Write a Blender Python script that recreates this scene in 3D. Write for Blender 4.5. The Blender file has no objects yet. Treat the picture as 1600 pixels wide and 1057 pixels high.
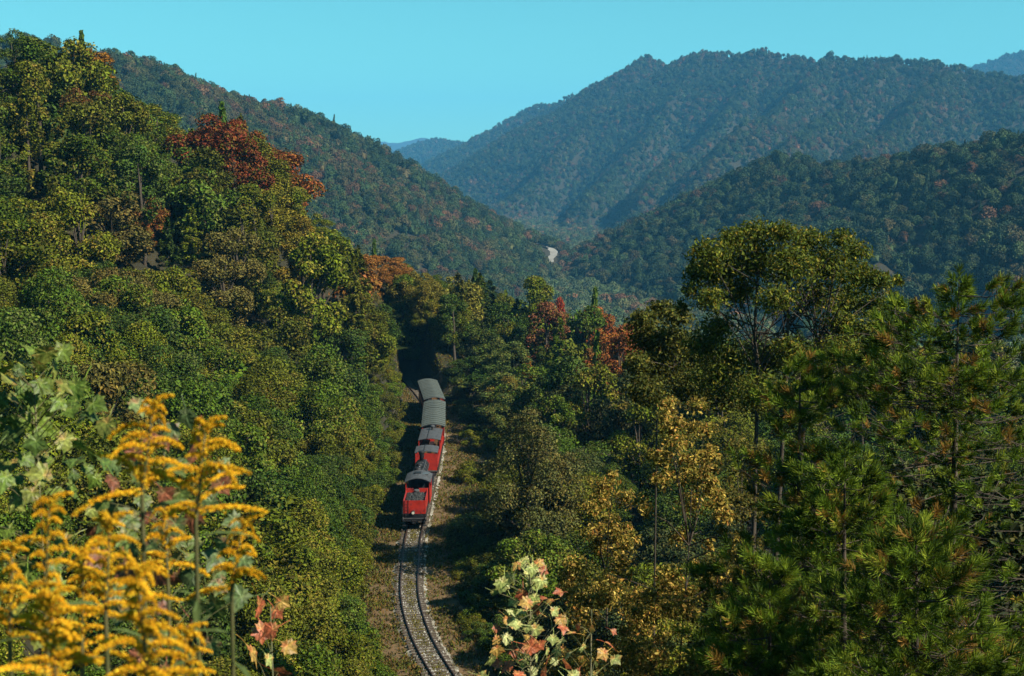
import bpy, math, random
import numpy as np

# ------------------------------------------------------------------ camera, sky, sun, exposure
SC = bpy.context.scene
COL = SC.collection
CAM_H, FOC, HORIZ = 36.0, 2050.0, 270.0            # metres, pixels on a 1600 px wide frame, horizon row
PITCH = math.atan((528.5 - HORIZ) / FOC)
cam_d = bpy.data.cameras.new('camera')
cam_d.sensor_width = 36.0
cam_d.lens = FOC / 1600 * 36.0
cam_d.clip_start, cam_d.clip_end = 0.1, 60000
cam_d.dof.use_dof = True
cam_d.dof.focus_distance = 120
cam_d.dof.aperture_fstop = 6.5
cam = bpy.data.objects.new('camera', cam_d)
cam.location = (0, 0, CAM_H)
cam.rotation_euler = (math.pi / 2 - PITCH, 0, 0)
COL.objects.link(cam)
SC.camera = cam

SUN_EL, SUN_AZ = math.radians(41), math.radians(116)   # azimuth clockwise from +Y (the view direction)
TO_SUN = np.array([math.sin(SUN_AZ) * math.cos(SUN_EL), math.cos(SUN_AZ) * math.cos(SUN_EL), math.sin(SUN_EL)])
W = bpy.data.worlds.new('World'); SC.world = W; W.use_nodes = True
wn, wl = W.node_tree.nodes, W.node_tree.links
sky = wn.new('ShaderNodeTexSky'); sky.sky_type = 'NISHITA'; sky.sun_disc = False
sky.sun_elevation = SUN_EL; sky.sun_rotation = SUN_AZ
sky.air_density = 1.0; sky.dust_density = 0.3; sky.ozone_density = 1.0; sky.altitude = 600
tintn = wn.new('ShaderNodeMix'); tintn.data_type = 'RGBA'; tintn.blend_type = 'MULTIPLY'
tintn.inputs[0].default_value = 1.0
tintn.inputs[7].default_value = (0.44, 1.08, 0.88, 1)
wl.new(sky.outputs[0], tintn.inputs[6]); wl.new(tintn.outputs[2], wn['Background'].inputs[0])
wn['Background'].inputs[1].default_value = 0.054

sun_d = bpy.data.lights.new('sun', 'SUN'); sun_d.energy = 5.0; sun_d.angle = math.radians(0.5)
sun_d.color = (1.0, 0.92, 0.76)
sun = bpy.data.objects.new('sun', sun_d); COL.objects.link(sun)
sun.location = (60, -40, 120)
sun.rotation_euler = (math.pi / 2 - SUN_EL, 0, math.pi - SUN_AZ)

SC.view_settings.view_transform = 'Standard'; SC.view_settings.look = 'None'
SC.view_settings.gamma = 1.0; SC.view_settings.use_curve_mapping = False
SC.view_settings.exposure = 1.3
SC.render.engine = 'CYCLES'
cy = SC.cycles
cy.max_bounces = 4; cy.diffuse_bounces = 2; cy.glossy_bounces = 1; cy.transmission_bounces = 2
cy.volume_bounces = 0; cy.transparent_max_bounces = 4
cy.use_denoising = True
cy.caustics_reflective = cy.caustics_refractive = False

# ------------------------------------------------------------------ small helpers
CP, SP = math.cos(PITCH), math.sin(PITCH)
def P(u, v, d):
    """point seen at photo pixel (u, v) at d metres ahead"""
    a, b = (u - 800) / FOC, (528.5 - v) / FOC
    r = np.array([a, CP + b * SP, -SP + b * CP])
    return r / r[1] * d + np.array([0, 0, CAM_H])
def pix(p):
    p = np.asarray(p, float) - np.array([0, 0, CAM_H])
    zc = p[..., 1] * CP - p[..., 2] * SP
    yc = p[..., 1] * SP + p[..., 2] * CP
    return 800 + FOC * p[..., 0] / zc, 528.5 - FOC * yc / zc

_H = np.random.RandomState(7).rand(256, 256)
def vnoise(x, y):
    xi, yi = np.floor(x).astype(int), np.floor(y).astype(int)
    fx, fy = x - xi, y - yi
    fx, fy = fx * fx * (3 - 2 * fx), fy * fy * (3 - 2 * fy)
    g = lambda i, j: _H[i & 255, j & 255]
    return (g(xi, yi) * (1 - fx) + g(xi + 1, yi) * fx) * (1 - fy) + (g(xi, yi + 1) * (1 - fx) + g(xi + 1, yi + 1) * fx) * fy
def fbm(x, y, o=4):
    s, a, t = 0, 1.0, 0
    for k in range(o):
        s = s + a * vnoise(x * 2 ** k + 17.3 * k, y * 2 ** k + 5.1 * k); t += a; a *= 0.5
    return s / t
def sstep(a, b, x):
    t = np.clip((x - a) / (b - a), 0, 1)
    return t * t * (3 - 2 * t)
def nrm(v):
    return v / np.maximum(np.linalg.norm(v, axis=-1, keepdims=True), 1e-9)

def link(name, me, mats, parent=None, kind=None):
    o = bpy.data.objects.new(name, me); COL.objects.link(o)
    if mats is not None and len(me.materials) == 0:
        for m in (mats if isinstance(mats, (list, tuple)) else [mats]): me.materials.append(m)
    if parent is not None: o.parent = parent
    if kind: o['kind'] = kind
    return o
def empty(name, loc, rz=0.0):
    o = bpy.data.objects.new(name, None); COL.objects.link(o)
    o.location = [float(c) for c in loc]; o.rotation_euler = (0, 0, rz); o.empty_display_size = 0.3
    return o
def tag(o, label, cat, group=None):
    o['label'] = label; o['category'] = cat
    if group: o['group'] = group
    return o

def np_mesh(name, verts, faces_flat, loop_tot, smooth=False, rnd=None):
    me = bpy.data.meshes.new(name)
    verts = np.asarray(verts, np.float32); n = len(loop_tot)
    me.vertices.add(len(verts)); me.vertices.foreach_set('co', verts.ravel())
    me.loops.add(len(faces_flat)); me.loops.foreach_set('vertex_index', np.asarray(faces_flat, np.int32))
    me.polygons.add(n)
    st = np.concatenate([[0], np.cumsum(loop_tot)[:-1]]).astype(np.int32)
    me.polygons.foreach_set('loop_start', st)
    me.polygons.foreach_set('use_smooth', np.full(n, bool(smooth)))
    me.update(calc_edges=True)
    if rnd is not None:
        a = me.attributes.new('rnd', 'FLOAT', 'FACE'); a.data.foreach_set('value', np.asarray(rnd, np.float32))
    return me
def quads_mesh(name, V, rnd, core=None):
    """V: (n,4,3) leaf quads; core: optional (verts, tris) joined in"""
    n = len(V); verts = V.reshape(-1, 3); f = np.arange(4 * n); lt = np.full(n, 4)
    if core is not None:
        cv, ct = core
        f = np.concatenate([f, (ct + 4 * n).ravel()]); lt = np.concatenate([lt, np.full(len(ct), 3)])
        verts = np.concatenate([verts, cv]); rnd = np.concatenate([rnd, np.full(len(ct), 0.25)])
    return np_mesh(name, verts, f, lt, False, rnd)
def leaf_quads(c, n, L, Wd, rs, droop=0.0, fold=0.18):
    k = len(c); n = nrm(n)
    a = rs.randn(k, 3); a[:, 2] -= droop; a = nrm(a - n * (a * n).sum(1, keepdims=True)); b = np.cross(n, a)
    L = np.broadcast_to(np.asarray(L, float), (k,))[:, None]; Wd = np.broadcast_to(np.asarray(Wd, float), (k,))[:, None]
    return np.stack([c - a * L * .5, c + b * Wd * .5 + n * Wd * fold + a * L * .06, c + a * L * .5, c - b * Wd * .5 + n * Wd * fold + a * L * .06], 1)

class MB:
    """collects boxes, tubes and lathes into one mesh"""
    def __init__(s): s.v, s.f = [], []
    def add(s, v, f):
        b = len(s.v); s.v += [tuple(map(float, p)) for p in v]; s.f += [tuple(i + b for i in q) for q in f]; return s
    def box(s, x0, x1, y0, y1, z0, z1):
        return s.add([(x0,y0,z0),(x1,y0,z0),(x1,y1,z0),(x0,y1,z0),(x0,y0,z1),(x1,y0,z1),(x1,y1,z1),(x0,y1,z1)],
                     [(0,3,2,1),(4,5,6,7),(0,1,5,4),(1,2,6,5),(2,3,7,6),(3,0,4,7)])
    def tube(s, pts, rad, k=6, cap=True):
        pts = [np.array(p, float) for p in pts]; rad = [rad] * len(pts) if np.isscalar(rad) else rad
        v = []
        for i, p in enumerate(pts):
            t = pts[min(i + 1, len(pts) - 1)] - pts[max(i - 1, 0)]; t = t / (np.linalg.norm(t) + 1e-9)
            r = np.cross(t, (0, 0, 1) if abs(t[2]) < .9 else (1, 0, 0)); r /= np.linalg.norm(r); q = np.cross(t, r)
            for j in range(k):
                a = 2 * math.pi * j / k; v.append(p + (r * math.cos(a) + q * math.sin(a)) * rad[i])
        f = [(i*k+j, i*k+(j+1) % k, (i+1)*k+(j+1) % k, (i+1)*k+j) for i in range(len(pts) - 1) for j in range(k)]
        if cap: f += [tuple(range(k))[::-1], tuple(range((len(pts)-1)*k, len(pts)*k))]
        return s.add(v, f)
    def lathe(s, prof, c=(0,0,0), axis='z', k=16):
        v = []
        for r, h in prof:
            for j in range(k):
                a = 2 * math.pi * j / k; x, y = r * math.cos(a), r * math.sin(a)
                q = (x, y, h) if axis == 'z' else ((x, h, y) if axis == 'y' else (h, x, y))
                v.append((q[0] + c[0], q[1] + c[1], q[2] + c[2]))
        n = len(prof)
        f = [(i*k+j, i*k+(j+1) % k, (i+1)*k+(j+1) % k, (i+1)*k+j) for i in range(n - 1) for j in range(k)]
        f += [tuple(range(k))[::-1], tuple(range((n-1)*k, n*k))]
        return s.add(v, f)
    def mesh(s, name, smooth=False):
        me = bpy.data.meshes.new(name); me.from_pydata(s.v, [], s.f)
        if smooth: me.polygons.foreach_set('use_smooth', np.full(len(s.f), True))
        me.update(); return me
    def obj(s, name, mat, parent=None, smooth=False, kind=None):
        return link(name, s.mesh(name, smooth), mat, parent, kind)

# ------------------------------------------------------------------ materials
def newmat(name):
    m = bpy.data.materials.new(name); m.use_nodes = True
    return m, m.node_tree.nodes, m.node_tree.links
def ramp(n, stops):
    r = n.new('ShaderNodeValToRGB'); e = r.color_ramp.elements
    while len(e) < len(stops): e.new(0.5)
    for k, (p, c) in enumerate(stops): e[k].position = p; e[k].color = (*[q * .78 for q in c], 1)
    return r
def noise_mat(name, stops, scale=3.0, rough=0.8, bump=0.0, metal=0.0, detail=6, spec=0.3, stretch=None):
    m, n, l = newmat(name); b = n['Principled BSDF']
    tc = n.new('ShaderNodeTexCoord'); nz = n.new('ShaderNodeTexNoise')
    nz.inputs['Scale'].default_value = scale; nz.inputs['Detail'].default_value = detail
    nz.inputs['Roughness'].default_value = 0.65
    if stretch:
        mp = n.new('ShaderNodeMapping'); mp.inputs['Scale'].default_value = stretch
        l.new(tc.outputs['Object'], mp.inputs[0]); l.new(mp.outputs[0], nz.inputs['Vector'])
    else: l.new(tc.outputs['Object'], nz.inputs['Vector'])
    r = ramp(n, stops); l.new(nz.outputs['Fac'], r.inputs[0]); l.new(r.outputs[0], b.inputs['Base Color'])
    b.inputs['Roughness'].default_value = rough; b.inputs['Metallic'].default_value = metal
    b.inputs['Specular IOR Level'].default_value = spec
    if bump:
        bp = n.new('ShaderNodeBump'); bp.inputs['Strength'].default_value = bump; bp.inputs['Distance'].default_value = 0.05
        l.new(nz.outputs['Fac'], bp.inputs['Height']); l.new(bp.outputs[0], b.inputs['Normal'])
    return m
def leaf_mat(name, source, trans=0.28, vary=(0.5, 1.5), patch=0.5, pscale=0.35, rough=0.6, spec=0.07, autumn_share=0.5):
    """source: 'object' (object colour + autumn tint), 'instancer' (per-instance tint) or a list of ramp stops"""
    m, n, l = newmat(name); pb = n['Principled BSDF']; out = n['Material Output']
    at = n.new('ShaderNodeAttribute'); at.attribute_name = 'rnd'
    rnd = at.outputs['Fac']
    if source == 'object':
        oi = n.new('ShaderNodeObjectInfo'); au = n.new('ShaderNodeAttribute'); au.attribute_type = 'OBJECT'; au.attribute_name = 'autumn'
        tc = n.new('ShaderNodeTexCoord'); nz = n.new('ShaderNodeTexNoise'); nz.inputs['Scale'].default_value = pscale
        nz.inputs['Detail'].default_value = 3
        ad = n.new('ShaderNodeVectorMath'); ad.operation = 'ADD'
        l.new(tc.outputs['Object'], ad.inputs[0]); l.new(oi.outputs['Location'], ad.inputs[1]); l.new(ad.outputs[0], nz.inputs['Vector'])
        s = n.new('ShaderNodeMath'); s.operation = 'MULTIPLY_ADD'; s.inputs[1].default_value = 0.45
        l.new(rnd, s.inputs[0]); l.new(nz.outputs['Fac'], s.inputs[2])
        mr = n.new('ShaderNodeMapRange'); mr.inputs[1].default_value = 0.95 - autumn_share * .3; mr.inputs[2].default_value = 1.1 - autumn_share * .3
        l.new(s.outputs[0], mr.inputs[0])
        mx = n.new('ShaderNodeMix'); mx.data_type = 'RGBA'
        l.new(mr.outputs[0], mx.inputs[0]); l.new(oi.outputs['Color'], mx.inputs[6]); l.new(au.outputs['Color'], mx.inputs[7])
        col = mx.outputs[2]
    elif source == 'instancer':
        au = n.new('ShaderNodeAttribute'); au.attribute_type = 'INSTANCER'; au.attribute_name = 'tint'; col = au.outputs['Color']
    else:
        r = ramp(n, source); l.new(rnd, r.inputs[0]); col = r.outputs[0]
    # value from a scrambled copy of the leaf number so that hue and value vary independently
    w = n.new('ShaderNodeTexWhiteNoise'); w.noise_dimensions = '1D'; l.new(rnd, w.inputs['W'])
    mv = n.new('ShaderNodeMapRange'); mv.inputs[3].default_value, mv.inputs[4].default_value = [q * (.74 if isinstance(source, str) else 1.0) for q in vary]
    l.new(w.outputs['Value'], mv.inputs[0])
    hs = n.new('ShaderNodeHueSaturation'); l.new(col, hs.inputs['Color']); l.new(mv.outputs[0], hs.inputs['Value'])
    mh = n.new('ShaderNodeMapRange'); mh.inputs[3].default_value, mh.inputs[4].default_value = 0.48, 0.52
    l.new(rnd, mh.inputs[0]); l.new(mh.outputs[0], hs.inputs['Hue'])
    l.new(hs.outputs[0], pb.inputs['Base Color']); pb.inputs['Roughness'].default_value = rough
    pb.inputs['Specular IOR Level'].default_value = spec
    if trans:
        t = n.new('ShaderNodeBsdfTranslucent'); l.new(hs.outputs[0], t.inputs['Color'])
        ms = n.new('ShaderNodeMixShader'); ms.inputs[0].default_value = trans
        l.new(pb.outputs[0], ms.inputs[1]); l.new(t.outputs[0], ms.inputs[2]); l.new(ms.outputs[0], out.inputs['Surface'])
    return m
M = {}
M['leaf'] = leaf_mat('foliage', 'object', .06, (.25, 1.9), autumn_share=.58)
M['far_leaf'] = leaf_mat('far_foliage', 'instancer', trans=0.0, vary=(0.55, 1.45))
M['bark'] = noise_mat('bark', [(0.3, (.025, .018, .012)), (0.7, (.09, .07, .05))], 4, .9, .6, stretch=(3, 3, .5))
M['soil'] = noise_mat('forest_floor', [(0.25, (.010, .010, .005)), (0.5, (.022, .02, .008)), (0.75, (.04, .03, .012))], .35, .95, .3, detail=8)

# ------------------------------------------------------------------ the lie of the land
TRK = np.array([(40, 14), (60, 5.5), (75, 0.2), (88, -4.3), (98.8, -7.2), (108, -8.7), (117, -9.35), (124, -9.7), (131, -9.85), (140, -9.95),
                (150, -10.0), (160, -10.1), (166, -10.2), (175, -10.55), (183, -11.1), (193, -12.1), (203, -13.6), (215, -16), (235, -21), (260, -28), (310, -43), (420, -80)], float)
def _catmull(y):
    y = np.clip(np.asarray(y, float), TRK[0, 0], TRK[-1, 0] - 1e-6); X, Y = TRK[:, 0], TRK[:, 1]
    m = np.gradient(Y, X); i = np.clip(np.searchsorted(X, y, 'right') - 1, 0, len(X) - 2)
    h = X[i + 1] - X[i]; t = (y - X[i]) / h
    return (2*t**3-3*t**2+1)*Y[i] + (t**3-2*t**2+t)*h*m[i] + (-2*t**3+3*t**2)*Y[i+1] + (t**3-t**2)*h*m[i+1]
_TY = np.arange(40, 420, .1); _TX = _catmull(_TY)
def T(y): return np.interp(y, _TY, _TX)

def ridge(pts, th, step=25):
    q = np.array([P(*p) for p in pts]); q[:, 2] -= th; out = []
    for a, b in zip(q[:-1], q[1:]):
        n = max(2, int(np.linalg.norm((b - a)[:2]) / step))
        out.append(a + (b - a) * (np.arange(n) / n)[:, None])
    return np.concatenate(out + [q[-1:]])
RIDGES = [  # name, slope, sampled crest
 ('left_mountain', .56, ridge([(-250,70,950),(0,52,1050),(80,56,1080),(130,62,1100),(200,78,1160),(250,98,1200),(300,128,1240),(350,148,1280),(400,158,1310),(430,155,1330),(460,168,1350),(490,193,1375),(520,215,1400),(560,248,1425),(600,275,1450),(650,303,1490),(700,328,1520),(750,352,1560),(800,368,1600),(850,390,1650)], 9)),
 ('left_mountain', .85, ridge([(200,78,1160),(330,200,1020),(480,310,900),(560,380,800)], 9)),
 ('left_mountain', .85, ridge([(430,155,1330),(560,300,1180),(650,380,1050)], 9)),
 ('right_hill', .58, ridge([(978,396,1510),(1005,376,1460),(1060,331,1400),(1100,301,1350),(1140,266,1300),(1190,241,1250),(1230,229,1220),(1300,241,1150),(1360,241,1100),(1420,226,1050),(1480,213,1000),(1543,206,950),(1620,195,900),(1800,190,820)], 10)),
 ('right_hill', 1.0, ridge([(1230,229,1220),(1180,320,1080),(1120,400,960)], 9)),
 ('right_hill', 1.0, ridge([(1480,213,1000),(1400,320,860),(1330,420,760)], 9)),
 ('right_mountain', .62, ridge([(740,224,5000),(770,212,4850),(805,200,4700),(820,194,4640),(832,161,4580),(850,151,4500),(866,167,4450),(878,164,4380),(888,141,4320),(900,151,4250),(918,139,4150),(936,128,4050),(962,129,3900),(984,111,3720),(996,90,3640),(1010,81,3600),(1022,94,3560),(1032,104,3540),(1060,89,3450),(1100,77,3380),(1150,73,3280),(1195,63,3200),(1240,71,3120),(1300,74,3000),(1370,77,2900),(1440,87,2800),(1500,94,2750),(1540,99,2700),(1620,110,2600),(1800,150,2400)], 13)),
 ('right_mountain', 1.1, ridge([(1008,90,3600),(960,150,3400),(900,212,3100),(830,275,2850),(760,332,2600)], 10)),
 ('right_mountain', 1.1, ridge([(1100,77,3380),(1040,165,3000),(960,250,2600),(880,335,2250),(845,365,2100)], 10)),
 ('right_mountain', 1.1, ridge([(1300,74,3000),(1210,160,2500),(1100,255,2100),(1010,345,1800)], 10)),
 ('right_mountain', 1.1, ridge([(1500,94,2750),(1420,150,2350),(1340,205,2000),(1290,250,1780)], 10)),
 ('right_mountain', 1.1, ridge([(1195,63,3200),(1150,145,2850),(1060,235,2450),(985,322,2050)], 12)),
 ('right_mountain', 1.1, ridge([(1400,80,2850),(1335,135,2550),(1250,195,2200),(1200,240,1950)], 12)),
 ('far_ridge', .5, ridge([(430,240,6500),(560,236,6500),(620,230,6300),(655,219,6150),(680,214,6000),(705,218,5850),(740,225,5600),(800,250,5200)], 10, 60)),
 ('distant_hills', .4, ridge([(300,226,11500),(545,223,11500),(600,221,11500),(640,214,11300),(662,211,11200),(690,217,11200),(780,232,11000)], 10, 120)),
 ('distant_hills', .4, ridge([(1440,125,6200),(1520,94,6000),(1545,88,6000),(1620,70,5900)], 10, 80)),
]
SPUR = ridge([(-300,-10,190),(-60,5,215),(64,38,228),(120,55,235),(165,115,243),(240,165,250),(330,190,258),(400,205,262),(435,232,266),(470,300,272),(520,375,280),(580,405,290),(650,432,300),(700,440,306),(745,440,312)], 12, 8)
def height(x, y, want_id=False):
    x = np.asarray(x, float); y = np.asarray(y, float)
    t = T(y); s = x - t
    a = np.maximum(0, -s - 4.5); zl = .62 * a * a / (a + 13)
    zl = np.minimum(zl, 60 + .1 * a)
    b = np.maximum(0, s - 5)
    floor = -62 * sstep(330, 900, y) - 0.02 * np.minimum(b, 200)
    rgt = sstep(18, 60, s) * sstep(150, 230, y); floor = floor * (1 - rgt) + rgt * (-62 * sstep(120, 800, y) - 4)
    zl = zl * (1 - sstep(280, 420, y)) + floor
    zl = np.where(s > 0, floor, zl)
    z = zl + (fbm(x * .05, y * .05, 3) - .5) * 2.4 * sstep(3, 14, np.abs(s))
    ids = np.zeros(z.shape, int)
    def put(z, ids, Q, slope, k, amp, fr):
        lo, hi = Q[:, 1].min() - 1400, Q[:, 1].max() + 2500
        m = (y > lo) & (y < hi)
        if not m.any(): return
        xs, ys = x[m], y[m]; best = np.full(xs.shape, -1e9)
        if xs.size < 40:
            dd = np.hypot(xs[:, None] - Q[None, :, 0], ys[:, None] - Q[None, :, 1])
            best = (Q[None, :, 2] - slope * dd * (0.82 + .18 * dd / (dd + 120))).max(1)
        else:
            for q in Q:
                dd = np.hypot(xs - q[0], ys - q[1])
                np.maximum(best, q[2] - slope * dd * (0.82 + .18 * dd / (dd + 120)), out=best)
        dn = (fbm(xs * fr, ys * fr, 4) - .55) * amp
        best = best + dn * np.clip((Q[:, 2].max() - best) / 60 + .2, 0, 1)
        zz = z[m]; ii = ids[m]; w = best > zz
        zz[w] = best[w]; ii[w] = k; z[m] = zz; ids[m] = ii
    put(z, ids, SPUR, .72, 0, 4, .04)
    for k, (nm, sl, Q) in enumerate(RIDGES):
        far = Q[:, 1].mean()
        put(z, ids, Q, sl, k + 1, 30 if far < 1700 else (95 if far < 5500 else 90), 1 / 140 if far < 1700 else (1 / 320 if far < 5500 else 1 / 600))
    # bank the viewer stands on
    kk = .95 - .52 * sstep(-2, 9, x)
    c = 34.25 - kk * np.maximum(0, y - 1.6) - .05 * np.maximum(0, -y)
    c = c + (fbm(x * .3, y * .3, 3) - .5) * .5 * sstep(2, 8, np.hypot(x, y))
    c = np.where(y > 110, -1e6, c)
    cut = sstep(4.0, 9.0, np.abs(s) + 100 * (y < 70))
    c = np.where(c > 0, c * cut, c)
    z = np.maximum(z, c)
    # railway cutting
    far_ = sstep(200, 215, y); g = (1 - sstep(3.4 - 1.2 * far_, 7.5 - 3.6 * far_, np.abs(s))) * (y > 70) * (1 - sstep(226, 236, y))
    z = z * (1 - g) + (-0.06) * g
    return (z, ids) if want_id else z

# one sheet, finer towards the viewer and inside the view
ang = np.concatenate([np.linspace(-180, -60, 16)[:-1], np.linspace(-60, -26, 24)[:-1], np.linspace(-26, 26, 300), np.linspace(26, 60, 24)[1:], np.linspace(60, 180, 16)[1:-1]])
rad = np.concatenate([[0.4], np.exp(np.linspace(math.log(1.2), math.log(13000), 560)), [14500]])
A, R_ = np.meshgrid(np.radians(ang), rad); gx, gy = R_ * np.sin(A), R_ * np.cos(A)
gz = height(gx, gy); gz[-1] = -200
na, nr = len(ang), len(rad)
i, j = np.meshgrid(np.arange(nr - 1), np.arange(na), indexing='ij')
F = np.stack([i*na+j, i*na+(j+1) % na, (i+1)*na+(j+1) % na, (i+1)*na+j], -1).reshape(-1)
me = np_mesh('ground', np.stack([gx, gy, gz], -1).reshape(-1, 3), F[::-1].copy(), np.full((nr-1)*na, 4), True)
link('ground', me, M['soil'], kind='structure')
def hz(x, y): return float(height(np.array([x]), np.array([y]))[0])

# elevation-angle horizon per azimuth column, to skip trees nobody can see
elev = (gz - CAM_H) / R_
HOR = np.maximum.accumulate(elev, 0)
def seen(x, y, z, top, margin=.004):
    r = np.hypot(x, y); az = np.degrees(np.arctan2(x, y))
    ia = np.clip(np.searchsorted(ang, az), 0, na - 1); ir = np.clip(np.searchsorted(rad, r * .97) - 1, 0, nr - 1)
    return (z + top - CAM_H) / r > HOR[ir, ia] - margin

# ------------------------------------------------------------------ tree shapes
def tubes_for(limbs, k=5):
    mb = MB()
    for pts, r in limbs: mb.tube(pts, r, k, False)
    return mb
def crown_from_lobes(lobes, n, leaf, rs, up=.3, aspect=.62, droop=0., shell=.3, center=None, spread=.5):
    """lobes: (k,4) centres and radii -> leaf quads on their outer, upper sides"""
    lobes = np.asarray(lobes, float); w = lobes[:, 3] ** 2; idx = rs.choice(len(lobes), n, p=w / w.sum())
    c = lobes[idx, :3]; r = lobes[idx, 3]
    ctr = lobes[:, :3].mean(0) if center is None else np.asarray(center)
    outw = nrm(c - ctr)
    d = nrm(rs.randn(n, 3) + outw * .55 + np.array([0, 0, up]))
    rr = r * (1 - shell * rs.rand(n) ** 1.5) * (1 + .12 * rs.randn(n))
    p = c + d * rr[:, None] * np.array([1, 1, .78])
    nn = nrm(d * .7 + np.array([0, 0, .35]) + rs.randn(n, 3) * spread)
    L = leaf * (.6 + .8 * rs.rand(n))
    return leaf_quads(p, nn, L, L * aspect, rs, droop), rs.rand(n)
def broadleaf(seed, H, R, base, n, leaf, nl=30, lean=.0, taper=.0):
    rs = np.random.RandomState(seed); mid = (H + base) / 2; hv = (H - base) / 2
    lob = []
    while len(lob) < nl:
        d = nrm(rs.randn(3)); q = rs.rand() ** .28 * .86
        z = d[2] * q; wid = 1 - taper * max(0, z)
        ro = R * (.2 + .2 * rs.rand())
        lob.append((d[0] * q * R * wid * 1.02, d[1] * q * R * wid * 1.02, mid + z * hv, ro))
    lob = np.array(lob); V, r = crown_from_lobes(lob, n, leaf, rs, center=(0, 0, mid - hv * .4))
    top = np.array([lean * H, 0, H * .8]); k = 6
    tr = [np.array([0, 0, -1.2])] + [top * t + np.append(rs.randn(2) * .12, 0) for t in np.linspace(0.05, 1, k)]
    limbs = [(tr, list(np.linspace(.024 * H, .006 * H, k + 1)))]
    for q in lob[rs.permutation(nl)[:12]]:
        t0 = np.clip((q[2] - base) / (H - base) * .55 + .12, .1, .85); s = top * t0
        e = q[:3]; m = s * .5 + e * .5 + np.array([0, 0, .5])
        limbs.append(([s, m, e], [.009 * H, .006 * H, .002 * H]))
    return quads_mesh('crown', V, r), tubes_for(limbs).mesh('trunk', True)
def conifer(seed, H, R, n, leaf, droop=.25, power=.85, bare=.12):
    rs = np.random.RandomState(seed); V, rr, limbs = [], [], []
    limbs.append(([(0, 0, -1.2), (0, 0, H * .5), (0, 0, H)], [.02 * H, .012 * H, .002 * H]))
    zs = np.sort(H * (bare + (1 - bare) * rs.rand(int(H * 5.5)) ** .85))
    Ls = R * ((1 - zs / H) ** power * (.62 + .5 * rs.rand(len(zs))) + .05)
    for z, L in zip(zs, Ls):
        a = rs.rand() * 6.283; m = max(6, int(n * L / Ls.sum())); t = rs.rand(m) ** .6
        dirv = np.array([math.cos(a), math.sin(a), 0]); side = np.array([-dirv[1], dirv[0], 0])
        p = dirv * (t * L)[:, None] + side * ((rs.rand(m) - .5) * .55 * L * (1.1 - t))[:, None]
        p[:, 2] += z - droop * L * t ** 1.5 + .25 * L * t + rs.randn(m) * .05 * R
        nn = nrm(np.array([0, 0, 1.]) + dirv * .4 + rs.randn(m, 3) * .45)
        l = leaf * (.6 + .8 * rs.rand(m)); V.append(leaf_quads(p, nn, l * 1.3, l * .5, rs)); rr.append(rs.rand(m))
        if L > .3 * R: limbs.append(([(0, 0, z), dirv * L * .9 + np.array([0, 0, z + L * (.25 - droop) * .8])], [.004 * H, .001 * H]))
    return quads_mesh('crown', np.concatenate(V), np.concatenate(rr)), tubes_for(limbs, 4).mesh('trunk', True)

def with_mats(pair):
    pair[0].materials.append(M['leaf']); pair[1].materials.append(M['bark']); return pair
PROTO = {
 'mid':   [with_mats(broadleaf(10 + k, 14, 4.6 + .3 * (k % 3), 2.2, [8500, 11500, 7000][k % 3], [.37, .31, .43][k % 3], 24 + 2 * k, .02 * k, .25 * (k % 3))) for k in range(6)],
 'tall':  [with_mats(broadleaf(30 + k, 17, 4.4, 2.4, 9500, .37, 30, .03, .5)) for k in range(3)],
 'near':  [with_mats(broadleaf(50 + k, 9, 4.0, .3, [14000, 18000][k % 2], [.27, .22][k % 2], 30, .0, .2)) for k in range(4)],
 'shrub': [with_mats(broadleaf(70 + k, 4.2, 2.7, -.4, 6500, .22, 26, .0, .1)) for k in range(3)],
 'pine':  [with_mats(conifer(90 + k, 16, 3.6, 8500, .34, .2, .8)) for k in range(3)],
 'fine':  [with_mats(broadleaf(110 + k, 14, 4.8, .6, 24000, .21, 36, .0, .3)) for k in range(2)],
}
DIM = {'mid': (14, 4.8), 'tall': (17, 4.4), 'near': (9, 4.0), 'shrub': (4.2, 2.7), 'pine': (16, 3.6), 'fine': (14, 4.8)}

# ------------------------------------------------------------------ far woods, one mass per hill
def ico(sub, rs, amp):
    import bmesh
    bm = bmesh.new(); bmesh.ops.create_icosphere(bm, subdivisions=sub, radius=1)
    v = np.array([q.co[:] for q in bm.verts]); f = np.array([[q.index for q in t.verts] for t in bm.faces]); bm.free()
    return v * (1 + amp * rs.randn(len(v), 1)), f
FARP = []
for k in range(5):
    rs = np.random.RandomState(200 + k)
    if k < 4:
        nl = 11; d = nrm(rs.randn(nl, 3)); d[:, 2] = np.abs(d[:, 2]) * .9 - .15
        lob = np.concatenate([d * .62 * np.array([1, 1, 1.05]) + np.array([0, 0, 1.0]), (.36 + .2 * rs.rand(nl))[:, None]], 1)
        V, r = crown_from_lobes(lob, 700, .16, rs, .35, .8, 0, .15, (0, 0, .8), .35)
        cv, cf = ico(1, rs, .1); core = (cv * .62 + np.array([0, 0, .85]), cf)
    else:
        z = rs.rand(230) ** 1.2 * 2.3; a = rs.rand(230) * 6.283; q = (1 - z / 2.45) * (.45 + .25 * np.abs(np.sin(z * 9 + a)))
        p = np.stack([np.cos(a) * q, np.sin(a) * q, z + .1], 1)
        V, r = leaf_quads(p, nrm(np.stack([np.cos(a), np.sin(a), .7 + 0 * a], 1) + rs.randn(230, 3) * .3), .34, .2, rs), rs.rand(230)
        core = (np.array([(.4, 0, 0), (-.2, .35, 0), (-.2, -.35, 0), (0, 0, 2.3)]), np.array([(0, 1, 3), (1, 2, 3), (2, 0, 3)]))
    me = quads_mesh('far_crown', V, r, core); me.materials.append(M['far_leaf'])
    FARP.append(bpy.data.objects.new('far_crown', me))
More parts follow.
